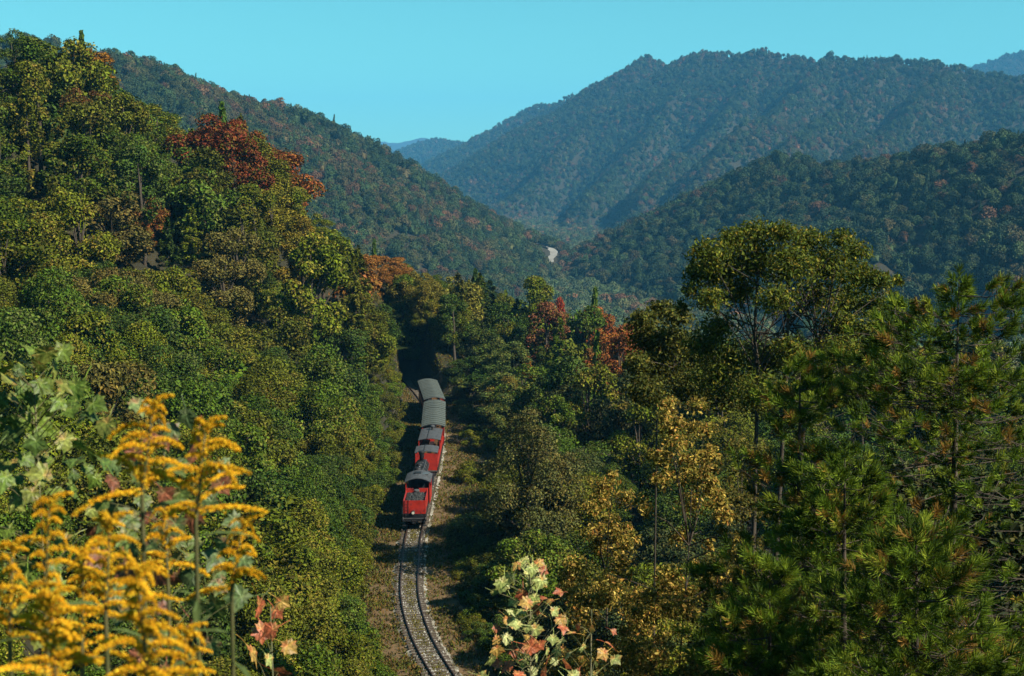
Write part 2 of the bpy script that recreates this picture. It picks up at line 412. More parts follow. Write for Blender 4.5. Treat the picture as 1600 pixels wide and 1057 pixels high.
def scatter_group():
    ng = bpy.data.node_groups.new('scatter_crowns', 'GeometryNodeTree')
    ng.interface.new_socket('Geometry', in_out='INPUT', socket_type='NodeSocketGeometry')
    ng.interface.new_socket('Geometry', in_out='OUTPUT', socket_type='NodeSocketGeometry')
    n, l = ng.nodes, ng.links
    gi, go = n.new('NodeGroupInput'), n.new('NodeGroupOutput')
    jn = n.new('GeometryNodeJoinGeometry')
    for o in reversed(FARP):
        oi = n.new('GeometryNodeObjectInfo'); oi.inputs['Object'].default_value = o; oi.inputs['As Instance'].default_value = True
        l.new(oi.outputs['Geometry'], jn.inputs[0])
    ip = n.new('GeometryNodeInstanceOnPoints'); ip.inputs['Pick Instance'].default_value = True
    def na_(name, typ):
        q = n.new('GeometryNodeInputNamedAttribute'); q.data_type = typ; q.inputs['Name'].default_value = name; return q.outputs[0]
    l.new(gi.outputs[0], ip.inputs['Points']); l.new(jn.outputs[0], ip.inputs['Instance'])
    l.new(na_('kind_index', 'INT'), ip.inputs['Instance Index'])
    l.new(na_('turn', 'FLOAT_VECTOR'), ip.inputs['Rotation']); l.new(na_('size', 'FLOAT_VECTOR'), ip.inputs['Scale'])
    l.new(ip.outputs[0], go.inputs[0]); return ng
SCAT = scatter_group()
def forest(name, pts, size, kind, tint, rs, label):
    me = bpy.data.meshes.new(name); me.vertices.add(len(pts)); me.vertices.foreach_set('co', np.asarray(pts, np.float32).ravel())
    def at(nm, ty, val, key):
        a = me.attributes.new(nm, ty, 'POINT'); a.data.foreach_set(key, val.ravel())
    at('size', 'FLOAT_VECTOR', np.asarray(size, np.float32), 'vector')
    tr = np.zeros((len(pts), 3), np.float32); tr[:, 2] = rs.rand(len(pts)) * 6.283; tr[:, :2] = rs.randn(len(pts), 2) * .06
    at('turn', 'FLOAT_VECTOR', tr, 'vector'); at('kind_index', 'INT', np.asarray(kind, np.int32), 'value')
    at('tint', 'FLOAT_COLOR', np.concatenate([tint, np.ones((len(pts), 1))], 1).astype(np.float32), 'color')
    me.update(); o = link(name, me, None, kind='stuff'); o['label'] = label; o['category'] = 'forest'
    md = o.modifiers.new('crowns', 'NODES'); md.node_group = SCAT
    return o
RIVER = np.array([P(945, 470, 1000), P(938, 455, 1080), P(925, 430, 1230), P(930, 412, 1330), P(900, 402, 1500), P(868, 398, 1620), P(850, 385, 1750), P(800, 372, 1950), P(740, 350, 2250)])[:, :2]
RIVER = np.concatenate([[[150, 640], [95, 820]], RIVER])
RIV1 = P(941, 468, 1000)[:2]
def dist_poly(x, y, Q):
    best = np.full(np.shape(x), 1e9)
    for a, b in zip(Q[:-1], Q[1:]):
        d = b - a; t = np.clip(((x - a[0]) * d[0] + (y - a[1]) * d[1]) / (d @ d), 0, 1)
        best = np.minimum(best, np.hypot(x - a[0] - t * d[0], y - a[1] - t * d[1]))
    return best
PAL = np.array([(.050,.085,.028),(.040,.072,.026),(.062,.092,.030),(.080,.090,.032),(.10,.085,.035),(.13,.075,.035),(.17,.085,.04),(.034,.060,.030)])
def wild_tint(x, y, rs, autumn=.3):
    n = len(x); pn = fbm(x / 130, y / 130, 3) + .25 * rs.randn(n) * .8
    k = np.where(pn > .78 - autumn * .3, rs.choice([3, 4, 5, 6], n, p=[.4, .3, .2, .1]), rs.choice([0, 1, 2, 7, 3, 4], n, p=[.28, .22, .2, .15, .1, .05]))
    return PAL[k] * (.5 + .65 * rs.rand(n, 1))
def on_ground(u, v, d0, d1):
    dd = np.linspace(d0, d1, 160); q = np.array([P(u, v, d) for d in dd]); g = height(q[:, 0], q[:, 1])
    k = np.argmax(q[:, 2] < g); return dd[k] if (q[:, 2] < g).any() else d1
BAR = np.array([P(u, v, on_ground(u, v + 5, 700, 2400))[:2] for u, v in [(838, 381), (850, 383), (860, 388), (866, 395), (861, 402), (856, 409)]])
print('bar', BAR)
far_sets = {}
rs = np.random.RandomState(5)
for (r0, r1, sp, sc) in [(300, 700, 5.8, 4.4), (700, 1300, 6.0, 4.6), (1300, 2000, 6.6, 4.9), (2000, 3000, 7.2, 4.9), (3000, 4300, 7.6, 5.0), (4300, 7500, 10.5, 6.3)]:
    area = math.radians(50) / 2 * (r1 ** 2 - r0 ** 2); n = int(area / sp ** 2)
    r = np.sqrt(r0 ** 2 + rs.rand(n) * (r1 ** 2 - r0 ** 2)); az = np.radians(-25 + 50 * rs.rand(n))
    x, y = r * np.sin(az), r * np.cos(az)
    # rough check on the coarse grid first, then the true height
    ia = np.clip(np.searchsorted(ang, np.degrees(az)), 0, na - 1); ir = np.clip(np.searchsorted(rad, r), 0, nr - 1)
    ok = seen(x, y, gz[ir, ia], 14 + sc * 2, .006); x, y = x[ok], y[ok]
    z, ids = height(x, y, True); ok = seen(x, y, z, sc * 2.2); x, y, z, ids = x[ok], y[ok], z[ok], ids[ok]
    ok = (dist_poly(x, y, RIVER) > 1.5) & (np.hypot(x - RIV1[0], (y - RIV1[1]) * .7) > 15) & (dist_poly(x, y, BAR) > 9) & (dist_poly(x * 1.0, y + 14, BAR) > 9) & (y > 372 + 25 * vnoise(x * .05, y * .05)); x, y, z, ids = x[ok], y[ok], z[ok], ids[ok]
    for k in range(len(RIDGES) + 1):
        m = ids == k
        if not m.any(): continue
        nm = RIDGES[k - 1][0] if k else 'valley'
        s = sc * (.5 + .85 * rs.rand(m.sum()) ** 1.4); con = rs.rand(m.sum()) < .10
        size = np.stack([s, s, s * (1.0 + .35 * rs.rand(len(s)))], 1); size[con] *= np.array([.66, .66, .92])
        kind = np.where(con, 4, rs.randint(0, 4, len(s)))
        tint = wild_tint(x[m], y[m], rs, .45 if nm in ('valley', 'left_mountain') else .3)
        if nm == 'valley': tint = tint * 1.5 + np.array([.02, .013, .012])  # paler autumn tan, with some valley haze put into the tint
        tint[con] = np.array([.030, .058, .028]) * (.8 + .5 * rs.rand(con.sum(), 1))
        far_sets.setdefault(nm, []).append((np.stack([x[m], y[m], z[m] - .2 * s], 1), size, kind, tint))
FOREST_LABEL = {'valley': 'hazy woods on the valley floor around the river bend', 'left_mountain': 'dense green woods covering the left mountain down to the valley',
 'right_hill': 'dark green woods on the low hill at right in front of the big mountain', 'right_mountain': 'blue-green hazy woods covering the big mountain at right',
 'far_ridge': 'blue hazy woods on the far ridge closing the gap', 'distant_hills': 'palest woods on the most distant hills at the skyline'}
nfar = 0
for nm, L in far_sets.items():
    q = [np.concatenate([t[i] for t in L]) for i in range(4)]; nfar += len(q[0])
    forest('forest', q[0], q[1], q[2], q[3], rs, FOREST_LABEL[nm])
print('far crowns', nfar)
# ------------------------------------------------------------------ river, gravel bar, rocks
M['water'] = noise_mat('river_water', [(0.3, (.012, .022, .03)), (0.7, (.03, .05, .06))], .05, .12, .15, spec=.5)
M['gravel_bar'] = noise_mat('pale_gravel', [(0.3, (.16, .155, .135)), (0.7, (.27, .26, .235))], .12, .9, .2)
M['rock'] = noise_mat('rock', [(0.3, (.06, .058, .055)), (0.7, (.17, .165, .155))], .4, .9, .6)
def strip(Q, halfw, dz, name, mat, n=60, kind='structure'):
    Q = np.asarray(Q); t = np.linspace(0, len(Q) - 1, n); c = np.stack([np.interp(t, np.arange(len(Q)), Q[:, i]) for i in (0, 1)], 1)
    d = np.gradient(c, axis=0); d = nrm(d); nn = np.stack([-d[:, 1], d[:, 0]], 1); v = []
    for i in range(n):
        w = halfw * (.75 + .5 * vnoise(np.array([i * .4]), np.array([3.]))[0])
        for k in (-1, -.4, .4, 1):
            q = c[i] + nn[i] * w * k; v.append((q[0], q[1], hz(c[i][0], c[i][1]) + dz))
    f = [(4*i+k, 4*i+k+1, 4*(i+1)+k+1, 4*(i+1)+k) for i in range(n - 1) for k in range(3)]
    return MB().add(v, f).obj(name, mat, kind=kind)
strip(RIVER, 4.5, 1.2, 'river', M['water'])
strip(BAR, 4.6, 1.5, 'gravel_bar', M['gravel_bar'], 24)
def rock(u, v, d, size, seed, label, flat=.55):
    rs = np.random.RandomState(seed); vv, ff = ico(2, rs, .13); p = P(u, v, d)
    me = np_mesh('rock_outcrop', vv * np.array([size, size * .7, size * flat]), ff.ravel(), np.full(len(ff), 3))
    o = link('rock_outcrop', me, M['rock']); o.location = [float(c) for c in p]; o.rotation_euler = (0, .5, seed)
    tag(o, label, 'rock', 'rocks on the left mountain')
for u, v, sz, sd, lb in [(512, 326, 7, 1, 'pale grey rock slab showing among trees on the left mountain'), (524, 331, 5, 2, 'smaller dark rock just below the pale slab on left mountain')]:
    d = on_ground(u, v, 420, 1500); rock(u, v, d - 6, sz, sd, lb)

# ------------------------------------------------------------------ woods around the railway: every tree its own object
SKYL = np.array([(-400, -60), (40, 40), (64, 52), (128, 62), (150, 100), (185, 132), (215, 150), (260, 175), (300, 190), (345, 178), (375, 182), (410, 205), (440, 232), (462, 268), (480, 320), (520, 372), (560, 388), (600, 386), (635, 415), (690, 432), (735, 430),
                 (765, 438), (800, 425), (820, 428), (850, 424), (880, 432), (905, 470), (945, 476), (985, 500), (1030, 505), (1100, 520), (2000, 520)], float)
def skyline(u): return np.interp(u, SKYL[:, 0], SKYL[:, 1])
GREENS = [((.060, .098, .016), (.125, .11, .018)), ((.048, .085, .017), (.10, .105, .018)), ((.085, .098, .016), (.16, .105, .018)), ((.070, .082, .017), (.125, .095, .014)), ((.040, .075, .022), (.085, .095, .02)), ((.088, .112, .015), (.17, .13, .018))]
ZONES = [  # pixel, radius, tint, autumn tint, share, words
 (345, 215, 52, (.13, .036, .010), (.085, .07, .010), .9, 'rust red'), (410, 225, 42, (.13, .042, .010), (.09, .075, .010), .9, 'rust red'), (455, 262, 34, (.18, .06, .012), (.12, .09, .012), .85, 'rust red'),
 (145, 80, 40, (.24, .11, .012), (.3, .12, .012), .6, 'orange'), (90, 240, 40, (.10, .045, .012), (.08, .075, .012), .5, 'red brown'), (130, 165, 40, (.11, .05, .012), (.09, .08, .012), .6, 'red brown'),
 (450, 330, 46, (.13, .125, .012), (.20, .14, .012), .9, 'yellow green'), (440, 390, 42, (.13, .11, .012), (.2, .11, .012), .8, 'yellow green'), (250, 345, 34, (.19, .075, .016), (.12, .1, .016), .6, 'orange brown'),
 (590, 415, 46, (.20, .085, .016), (.24, .10, .018), .9, 'orange'), (640, 455, 30, (.12, .105, .014), (.16, .11, .014), .7, 'yellow green'),
 (150, 420, 110, (.085, .075, .017), (.135, .075, .018), .35, 'olive brown'), (110, 560, 90, (.085, .078, .016), (.13, .08, .016), .3, 'olive brown'), (350, 440, 70, (.10, .09, .02), (.13, .085, .018), .3, 'olive brown'),
 (735, 450, 34, (.12, .115, .016), (.17, .12, .016), .7, 'yellow green'), (810, 455, 26, (.14, .08, .016), (.2, .10, .016), .7, 'orange brown'), (850, 445, 26, (.10, .10, .015), (.15, .1, .016), .7, 'olive'),
 (872, 492, 24, (.2, .035, .014), (.14, .06, .014), 1., 'bright red'), (862, 525, 24, (.16, .06, .025), (.15, .09, .02), .8, 'red brown'), (962, 540, 46, (.22, .07, .014), (.15, .09, .014), 1., 'orange red'), (905, 500, 24, (.11, .11, .016), (.16, .11, .016), .7, 'yellow green'),
 (930, 500, 30, (.10, .10, .016), (.16, .1, .016), .6, 'olive'), (780, 600, 60, (.065, .095, .02), (.12, .10, .018), .6, 'mid green'),
]
def tree_tint(u, v, rnd, kind=''):
    for (zu, zv, r, a, b, sh, w) in (ZONES if kind != 'pine' else []):
        if math.hypot(u - zu, v - zv) < r and rnd.random() < sh: return a, b, w
    k = rnd.randrange(len(GREENS)); a, b = GREENS[k]; f = .65 + .5 * rnd.random(); a = (a[0] * 1.05, a[1] * 1.06, a[2] * .4)
    return tuple(c * f for c in a), tuple(c * f for c in b), ['mid green', 'deep green', 'olive', 'olive brown', 'dark green', 'light green'][k]
cand = []   # kind, x, y, z, scale_xy, scale_z, variant, tint index
rnd = random.Random(11); nrs = np.random.RandomState(3)
def add_cand(kind, x, y, s=1.0, sz=None, tint=None, words=None, z=None, fixed=False, vmin=None):
    H, R = DIM[kind]; sz = sz or s; z = hz(x, y) if z is None else z
    u, v = pix((x, y, z + H * sz * .95)); lim = float(skyline(u)) if vmin is None else vmin
    if not fixed:
        s_o = x - float(T(y))
        if 0 < s_o < 24 and 108 < y < 212:      # open ground beside the line: lower growth keeps the train in the sun
            sz = min(sz, max(s_o - 1.5, .5) * .92 / H)
            if sz < .28 * s: return
            u, v = pix((x, y, z + H * sz * .95))
        if v < lim:
            # shorten until the top meets the wooded skyline
            zt = P(u, lim + rnd.random() * 8, y)[2]; H2 = zt - z
            if H2 < H * sz * .5: return
            sz = H2 / (H * .95)
    um, vm = pix((x, y, z + H * sz * .6))
    if tint is None: a, b, w = tree_tint(um, vm, rnd, kind)
    else: a, b, w = tint[0], tint[1], words
    cand.append(dict(kind=kind, x=x, y=y, z=z, s=s, sz=sz, a=a, b=b, w=w, u=float(um), v=float(vm), fixed=fixed))
def free(x, y, R):
    s = x - float(T(y))
    lo = -4.6 if y < 150 else -5.2
    hi = 4.6 if y > 165 else (6.2 if y > 130 else 4.8)
    if y > 228: return True
    if y > 206: return s - R * .35 > 2.4 or s + R * .35 < -2.4
    return s - R * .75 > hi or s + R * .75 < lo
# the ones the photograph singles out, placed by where they stand
DKG = ((.026, .052, .018), (.05, .07, .018))
def special(kind, u, vtop, d, s, tint, words, sz=None):
    x = (u - 800) / FOC * d; z = hz(x, d); H = DIM[kind][0]
    zt = P(u, vtop, d)[2]; add_cand(kind, x, d, s, (zt - z) / (H * .97), tint, words, z, True)
special('pine', 765, 440, 262, 1.35, DKG, 'dark green'); special('pine', 808, 470, 246, 1.2, DKG, 'dark green'); special('pine', 700, 470, 268, 1.1, DKG, 'dark green')
special('mid', 872, 472, 250, .5, ((.30, .04, .014), (.2, .07, .014)), 'bright red'); special('tall', 908, 500, 232, .36, ((.28, .025, .014), (.2, .05, .016)), 'scarlet')
special('mid', 955, 500, 225, .95, ((.23, .065, .014), (.16, .09, .014)), 'orange red'); special('mid', 925, 545, 205, .7, ((.17, .08, .02), (.2, .075, .02)), 'orange brown')
special('tall', 818, 545, 205, .34, ((.30, .11, .014), (.26, .14, .014)), 'orange'); special('mid', 790, 590, 185, .55, ((.13, .10, .016), (.2, .11, .016)), 'yellow green')
special('fine', 825, 640, 115, .98, ((.070, .078, .020), (.115, .082, .02)), 'olive green'); special('fine', 905, 700, 128, .75, ((.052, .07, .018), (.1, .075, .018)), 'dark green')
special('mid', 900, 600, 160, .9, ((.048, .06, .016), (.09, .07, .018)), 'dark olive'); special('mid', 990, 580, 150, .9, ((.04, .055, .016), (.08, .06, .018)), 'dark olive')
special('near', 745, 800, 121, .75, ((.055, .08, .018), (.10, .085, .018)), 'deep green'); special('near', 700, 620, 208, .9, ((.05, .075, .018), (.09, .08, .018)), 'deep green')
special('tall', 368, 180, 215, 1.15, ((.13, .034, .010), (.09, .065, .010)), 'rust red'); special('tall', 330, 186, 222, 1.1, ((.13, .036, .010), (.085, .07, .010)), 'rust red'); special('mid', 432, 232, 240, .8, ((.13, .04, .010), (.10, .075, .010)), 'rust red')
for (k_, u_, v_, d_, s_) in [('mid', 588, 440, 236, .8), ('near', 598, 500, 226, .8), ('near', 612, 540, 219, .7), ('mid', 622, 455, 246, .8), ('mid', 648, 470, 258, .8), ('near', 605, 470, 240, .9), ('mid', 672, 490, 262, .8)]:
    special(k_, u_, v_, d_, s_, ((.035, .055, .010), (.07, .06, .012)), 'dark green')
for (k_, u_, v_, d_, s_) in [('mid', 625, 428, 282, .8), ('mid', 648, 436, 288, .85), ('tall', 608, 415, 279, .8), ('mid', 664, 440, 276, .8), ('mid', 636, 455, 267, .75), ('mid', 690, 478, 242, .75), ('mid', 716, 470, 236, .8), ('near', 704, 535, 223, .8),
                             ('near', 672, 520, 246, .8), ('near', 722, 560, 212, .7), ('mid', 740, 500, 222, .8), ('near', 655, 500, 262, .8)]:
    special(k_, u_, v_, d_, s_, ((.045, .07, .010), (.085, .08, .012)), 'deep green')
# lower bushes left of the line
for y in np.arange(88, 172, 3.4):
    for k in range(9):
        x = float(T(y)) - 5.3 - k * 4.0 + rnd.uniform(-1.1, 1.1); yy = y + rnd.uniform(-1.3, 1.3)
        if x < -.47 * yy: continue
        kind = 'shrub' if k == 0 or rnd.random() < .16 else 'near'
        s = rnd.uniform(.55, .85) if kind == 'shrub' and k == 0 else rnd.uniform(.65, 1.35)
        if k == 1: s *= .72
        if free(x, yy, DIM[kind][1] * s * .85): add_cand(kind, x, yy, s, s * rnd.uniform(.85, 1.15))
# shrubs and weeds bushes on the right verge
for u, v, s in [(718, 905, .42), (735, 940, .5), (712, 870, .3), (745, 985, .55), (760, 915, .6), (775, 960, .7), (725, 845, .45), (700, 690, .45), (712, 640, .5), (735, 700, .6), (735, 760, .7)]:
    yy = 36 / ((v - HORIZ) / FOC) ; x = (u - 800) / FOC * yy; add_cand('shrub', x, yy, s, s * .9)
# thick growth along the left edge of the line and on the banks below the viewer
for y in np.arange(86, 208, 2.1):
    for o in (-4.9, -7.4):
        x = float(T(y)) + o + rnd.uniform(-.9, .3); sc = rnd.uniform(.45, .8); add_cand('shrub', x - sc * .6, y + rnd.uniform(-.6, .6), sc, sc * rnd.uniform(.8, 1.1))
for y in list(np.arange(84, 128, 2.3)) + list(np.arange(168, 206, 2.3)):
    for o in (4.4, 6.6):
        sc = rnd.uniform(.35, .65); add_cand('shrub', float(T(y)) + o + rnd.uniform(-.2, .9) + sc * .6, y + rnd.uniform(-.7, .7), sc, sc * rnd.uniform(.7, 1.0))
DK2 = ((.030, .045, .012), (.06, .05, .014))  # darkened leaf tint stands in for deep shade between the near saplings
for y in np.arange(30, 92, 4.2):
    for x in np.arange(-.48 * y, -.12 * y, 3.9):
        xx, yy = x + rnd.uniform(-1, 1), y + rnd.uniform(-1.4, 1.4); u_ = 800 + FOC * xx / yy
        if yy < 84 or xx < float(T(yy)) - 7: add_cand(rnd.choice(['shrub', 'near', 'near']), xx, yy, rnd.uniform(.6, .95), None, vmin=700 if u_ < 430 else 830)
for y in np.arange(31, 112, 4.6):
    for x in np.arange(-.03 * y, .46 * y, 4.2):
        xx, yy = x + rnd.uniform(-1.1, 1.1), y + rnd.uniform(-1.5, 1.5); u_ = 800 + FOC * xx / yy
        if xx - float(T(yy)) < 8.5 and yy > 70: continue
        if 690 < u_ < 770 and yy < 95: continue
        add_cand(rnd.choice(['shrub', 'near']), xx, yy, rnd.uniform(.6, .95), None, DK2 if rnd.random() < .6 else None, 'dark green', vmin=930 if u_ < 780 else (830 if u_ < 960 else 640))
# the slopes behind
sp = 7.6
for gyi in np.arange(118, 372, sp):
    for gxi in np.arange(-175, 90, sp):
        x, y = gxi + rnd.uniform(-2.8, 2.8), gyi + rnd.uniform(-2.8, 2.8); s_ = x - float(T(y))
        if abs(x) > .44 * y + 4 or (y < 172 and -42 < s_ < 0) or (y < 150 and 0 < s_ < 9): continue
        kind = 'pine' if rnd.random() < .1 else ('tall' if rnd.random() < .4 else 'mid')
        if y < 135: kind = 'near' if s_ < 0 else 'fine'
        s = rnd.uniform(.75, 1.3)
        if y < 150 and s_ < 0: s *= rnd.uniform(.85, 1.1)
        if s_ > 0: s *= .85
        if free(x, y, DIM[kind][1] * s): add_cand(kind, x, y, s, s * rnd.uniform(.85, 1.12))
# which of them can be seen: coarse depth buffer of crown discs
cand.sort(key=lambda c: c['y'])
G = 6; buf = np.zeros((1200 // G + 1, 1700 // G + 1), bool); yy_, xx_ = np.mgrid[0:buf.shape[0], 0:buf.shape[1]] * G
vis, hid = [], []
for c in cand:
    H, R = DIM[c['kind']]; H *= c['sz']; R *= c['s']
    zc = c['z'] + H * .55; u, v = pix((c['x'], c['y'], zc)); ru = R / c['y'] * FOC; rv = H * .45 / c['y'] * FOC
    m = ((xx_ - 50 - u) / ru) ** 2 + ((yy_ - v) / rv) ** 2 < .8
    tot = m.sum()
    new = (m & ~buf).sum(); c['n'] = int(new)
    if tot and new > max(8, .11 * tot) or c['fixed']: vis.append(c)
    else: hid.append(c)
    m2 = ((xx_ - 50 - u) / ru) ** 2 + ((yy_ - v) / rv) ** 2 < .62
    buf |= m2
# bare ground that would show between the crowns gets a tree of its own
def splat(c):
    H, R = DIM[c['kind']]; u, v = pix((c['x'], c['y'], c['z'] + H * c['sz'] * .55)); return ((xx_ - 50 - u) / (R * c['s'] / c['y'] * FOC)) ** 2 + ((yy_ - v) / (H * c['sz'] * .45 / c['y'] * FOC)) ** 2
cover = np.zeros_like(buf)
for c in vis: cover |= splat(c) < .7
dd_ = np.arange(84, 372, 3.0); nfill = 0
for v in range(620, 60, -12):
    for u in range(6, 1060, 12):
        if cover[v // G, (u + 50) // G] or v < skyline(u) + 8: continue
        r = P(u, v, 1.0) - np.array([0, 0, CAM_H]); qx, qz = r[0] * dd_, CAM_H + r[2] * dd_; hit = np.nonzero(qz < height(qx, dd_))[0]
        if len(hit) == 0: continue
        x, y = float(qx[hit[0]]), float(dd_[hit[0]]) + 1.5; s_ = x - float(T(y))
        if abs(s_) < 6.5 and y < 226: continue
        n0 = len(cand); kind = 'near' if y < 175 or rnd.random() < .5 else 'mid'; add_cand(kind, x, y, rnd.uniform(.6, .85), rnd.uniform(.6, .8))
        if len(cand) > n0: c = cand.pop(); vis.append(c); cover |= splat(c) < .7; nfill += 1
print('filled', nfill)
print('near trees', len(cand), 'seen', len(vis))
# label words from landmarks
LM = [(650, 800, 'the red tender'), (672, 720, 'the locomotive boiler'), (676, 645, 'the middle grey coach roof'), (670, 606, 'the last coach'), (360, 220, 'the rust red treetops'), (765, 480, 'the dark round pine'),
      (90, 560, 'the big pale leaves at left'), (230, 700, 'the tallest goldenrod'), (345, 730, 'the right-hand goldenrod'), (872, 490, 'the bright red treetop'), (960, 540, 'the orange red tree'), (1200, 450, 'the big loose tree at right'),
      (590, 415, 'the orange treetop'), (100, 90, 'the upper left corner'), (470, 330, 'the yellow green treetop'), (825, 720, 'the rounded olive tree right of train'), (640, 900, 'the empty track'), (1050, 800, 'the tan leafed sapling'), (200, 330, 'the upper left slope')]
ORD = ['nearest', 'second', 'third', 'fourth', 'fifth', 'sixth', 'seventh', 'eighth', 'ninth', 'tenth', 'eleventh', 'twelfth', 'thirteenth', 'fourteenth', 'fifteenth', 'sixteenth', 'seventeenth', 'eighteenth', 'nineteenth', 'twentieth']
NAMES = {'mid': ('broadleaf_tree', 'broadleaf tree', 'tree'), 'tall': ('broadleaf_tree', 'tall broadleaf tree', 'tree'), 'near': ('bushy_tree', 'bushy tree', 'tree'), 'fine': ('bushy_tree', 'fine leafed bushy tree', 'tree'),
         'shrub': ('shrub', 'low shrub', 'shrub'), 'pine': ('evergreen_tree', 'evergreen tree', 'tree')}
groups = {}
for c in vis:
    best = min(LM, key=lambda q: math.hypot(c['u'] - q[0], c['v'] - q[1])); du, dv = c['u'] - best[0], c['v'] - best[1]
    rel = ('right of' if du > 0 else 'left of') if abs(du) > abs(dv) else ('below' if dv > 0 else 'above')
    groups.setdefault((c['w'], c['kind'], rel, best[2]), []).append((math.hypot(du, dv), c))
for (w, kind, rel, lm), L in groups.items():
    L.sort(key=lambda t: t[0])
    for k, (_, c) in enumerate(L):
        nm = NAMES[kind][1]; oo = ORD[min(k, 19)]
        c['label'] = f'{w} {nm} {rel} {lm}' if len(L) == 1 else f'{oo} {w} {nm} {rel} {lm}'
cnt = {k: 0 for k in PROTO}
for c in vis:
    P_ = PROTO[c['kind']]; k = cnt[c['kind']] % len(P_); cnt[c['kind']] += 1
    nm, _, cat = NAMES[c['kind']]; rz = rnd.random() * 6.283
    root = empty(nm, (c['x'], c['y'], c['z'] - .15), rz); root.scale = (c['s'], c['s'], c['sz'])
    root['label'] = c['label']; root['category'] = cat; root['group'] = 'shrubs beside the railway' if cat == 'shrub' else 'trees on the slopes around the railway'
    cr = link('crown', P_[k][0], None, root); cr.color = (*c['a'], 1); cr['autumn'] = [float(q) for q in c['b']]
    link('trunk', P_[k][1], None, root)
# trees that stand hidden behind the others
hq = [c for c in hid if c['kind'] != 'shrub']
forest('forest', np.array([(c['x'], c['y'], c['z']) for c in hq]), np.array([(DIM[c['kind']][1] * c['s'] * .9, DIM[c['kind']][1] * c['s'] * .9, DIM[c['kind']][0] * c['sz'] / 2.2) for c in hq]),
       np.array([4 if c['kind'] == 'pine' else 1 for c in hq]), np.array([c['a'] for c in hq]), nrs, 'woods in the gaps behind the nearer trees on the slopes')

# ------------------------------------------------------------------ railway
M['ballast'] = noise_mat('ballast', [(0.35, (.06, .055, .03)), (0.48, (.17, .155, .12)), (0.66, (.36, .34, .30))], 1.7, .95, .6, detail=10)
M['verge'] = noise_mat('dry_verge', [(0.3, (.035, .035, .012)), (0.42, (.09, .065, .025)), (0.55, (.15, .085, .04)), (0.64, (.06, .06, .018)), (0.78, (.12, .10, .035))], 1.6, .95, .5, detail=8)
M['wood'] = noise_mat('weathered_ties', [(0.3, (.03, .022, .016)), (0.7, (.12, .09, .065))], 5, .9, .5, stretch=(1, 6, 6))
M['rail'] = noise_mat('rusty_rail', [(0.3, (.03, .018, .014)), (0.7, (.075, .042, .03))], 3, .55, .2, metal=.4)
def along(y):
    x = float(T(y)); dx = float(T(y + .5) - T(y - .5)); t = np.array([dx, 1.0]); t /= np.linalg.norm(t); return np.array([x, y]), t, np.array([t[1], -t[0]])
def along_v(ys):
    ys = np.asarray(ys, float); x = T(ys); dx = T(ys + .5) - T(ys - .5); t = nrm(np.stack([dx, np.ones_like(dx)], 1))
    return np.stack([x, ys], 1), t, np.stack([t[:, 1], -t[:, 0]], 1)
def track_strip(offs, zs, y0, y1, name, mat, step=1.0, jit=0.0, kind=None, parent=None):
    ys = np.arange(y0, y1, step); v = []; k = len(offs); rs = np.random.RandomState(4)
    for y in ys:
        c, t, n = along(y)
        for q, (o, z) in enumerate(zip(offs, zs)):
            p = c + n * (o + (rs.randn() * jit if q in (0, k - 1) else 0)); v.append((p[0], p[1], z + (rs.rand() - .5) * jit * .15))
    f = [(i*k+q, i*k+q+1, (i+1)*k+q+1, (i+1)*k+q) for i in range(len(ys) - 1) for q in range(k - 1)]
    return MB().add(v, f).obj(name, mat, parent, kind=kind)
track_strip([-3.6, -2.6, 0, 2.9, 4.2], [-.02, .03, .03, .03, -.02], 76, 232, 'verge', M['verge'], 1, .25, 'structure')
track_strip([-1.7, -1.25, -.9, 0, .9, 1.25, 1.7], [-.03, .15, .205, .215, .205, .15, -.03], 78, 233, 'track_bed', M['ballast'], .6, .12, 'structure')
trk = empty('railway_track', (*along(100)[0], .17)); tag(trk, 'rusty railway track curving down to the bottom of the picture', 'railway track')
tie_me = MB().box(-1.25, 1.25, -.13, .13, -.08, .115).mesh('tie'); tie_me.materials.append(M['wood'])
def put_child(o, root, loc, rz=0.):
    o.parent = root; o.location = [float(a - b) for a, b in zip(loc, root.location)]; o.rotation_euler = (0, 0, rz)
ys, y = [], 82.0
while y < 132: ys.append(y); y += .56
rs = np.random.RandomState(8)
for y in ys:
    c, t, n = along(y); o = bpy.data.objects.new('tie', tie_me); COL.objects.link(o)
    put_child(o, trk, (*(c + n * rs.randn() * .05), .15 + rs.randn() * .008), math.atan2(-t[0], t[1]) + rs.randn() * .015)
mb = MB()
for y in np.arange(132, 232, .56):
    c, t, n = along(y)
    a = [c + n * 1.25 - t * .12, c + n * 1.25 + t * .12, c - n * 1.25 + t * .12, c - n * 1.25 - t * .12]
    mb.add([(*q, .1) for q in a] + [(*q, .25) for q in a], [(4, 5, 6, 7), (0, 1, 5, 4), (1, 2, 6, 5), (2, 3, 7, 6), (3, 0, 4, 7)])
o = mb.obj('ties', M['wood'], kind='stuff'); o.parent = trk; o.location = -trk.location
prof = [(-.07, 0), (-.07, .025), (-.018, .04), (-.018, .11), (-.04, .125), (-.04, .16), (.04, .16), (.04, .125), (.018, .11), (.018, .04), (.07, .025), (.07, 0)]
for side in (-1, 1):
    mb = MB(); v = []; yy = np.arange(78, 233, 1.0)
    for y in yy:
        c, t, n = along(y)
        for (px, pz) in prof: q = c + n * (side * .755 + px); v.append((q[0], q[1], .25 + pz))
    k = len(prof); f = [(i*k+q, i*k+(q+1) % k, (i+1)*k+(q+1) % k, (i+1)*k+q) for i in range(len(yy) - 1) for q in range(k)]
    o = mb.add(v, f).obj('rail', M['rail'], trk); o.location = -trk.location
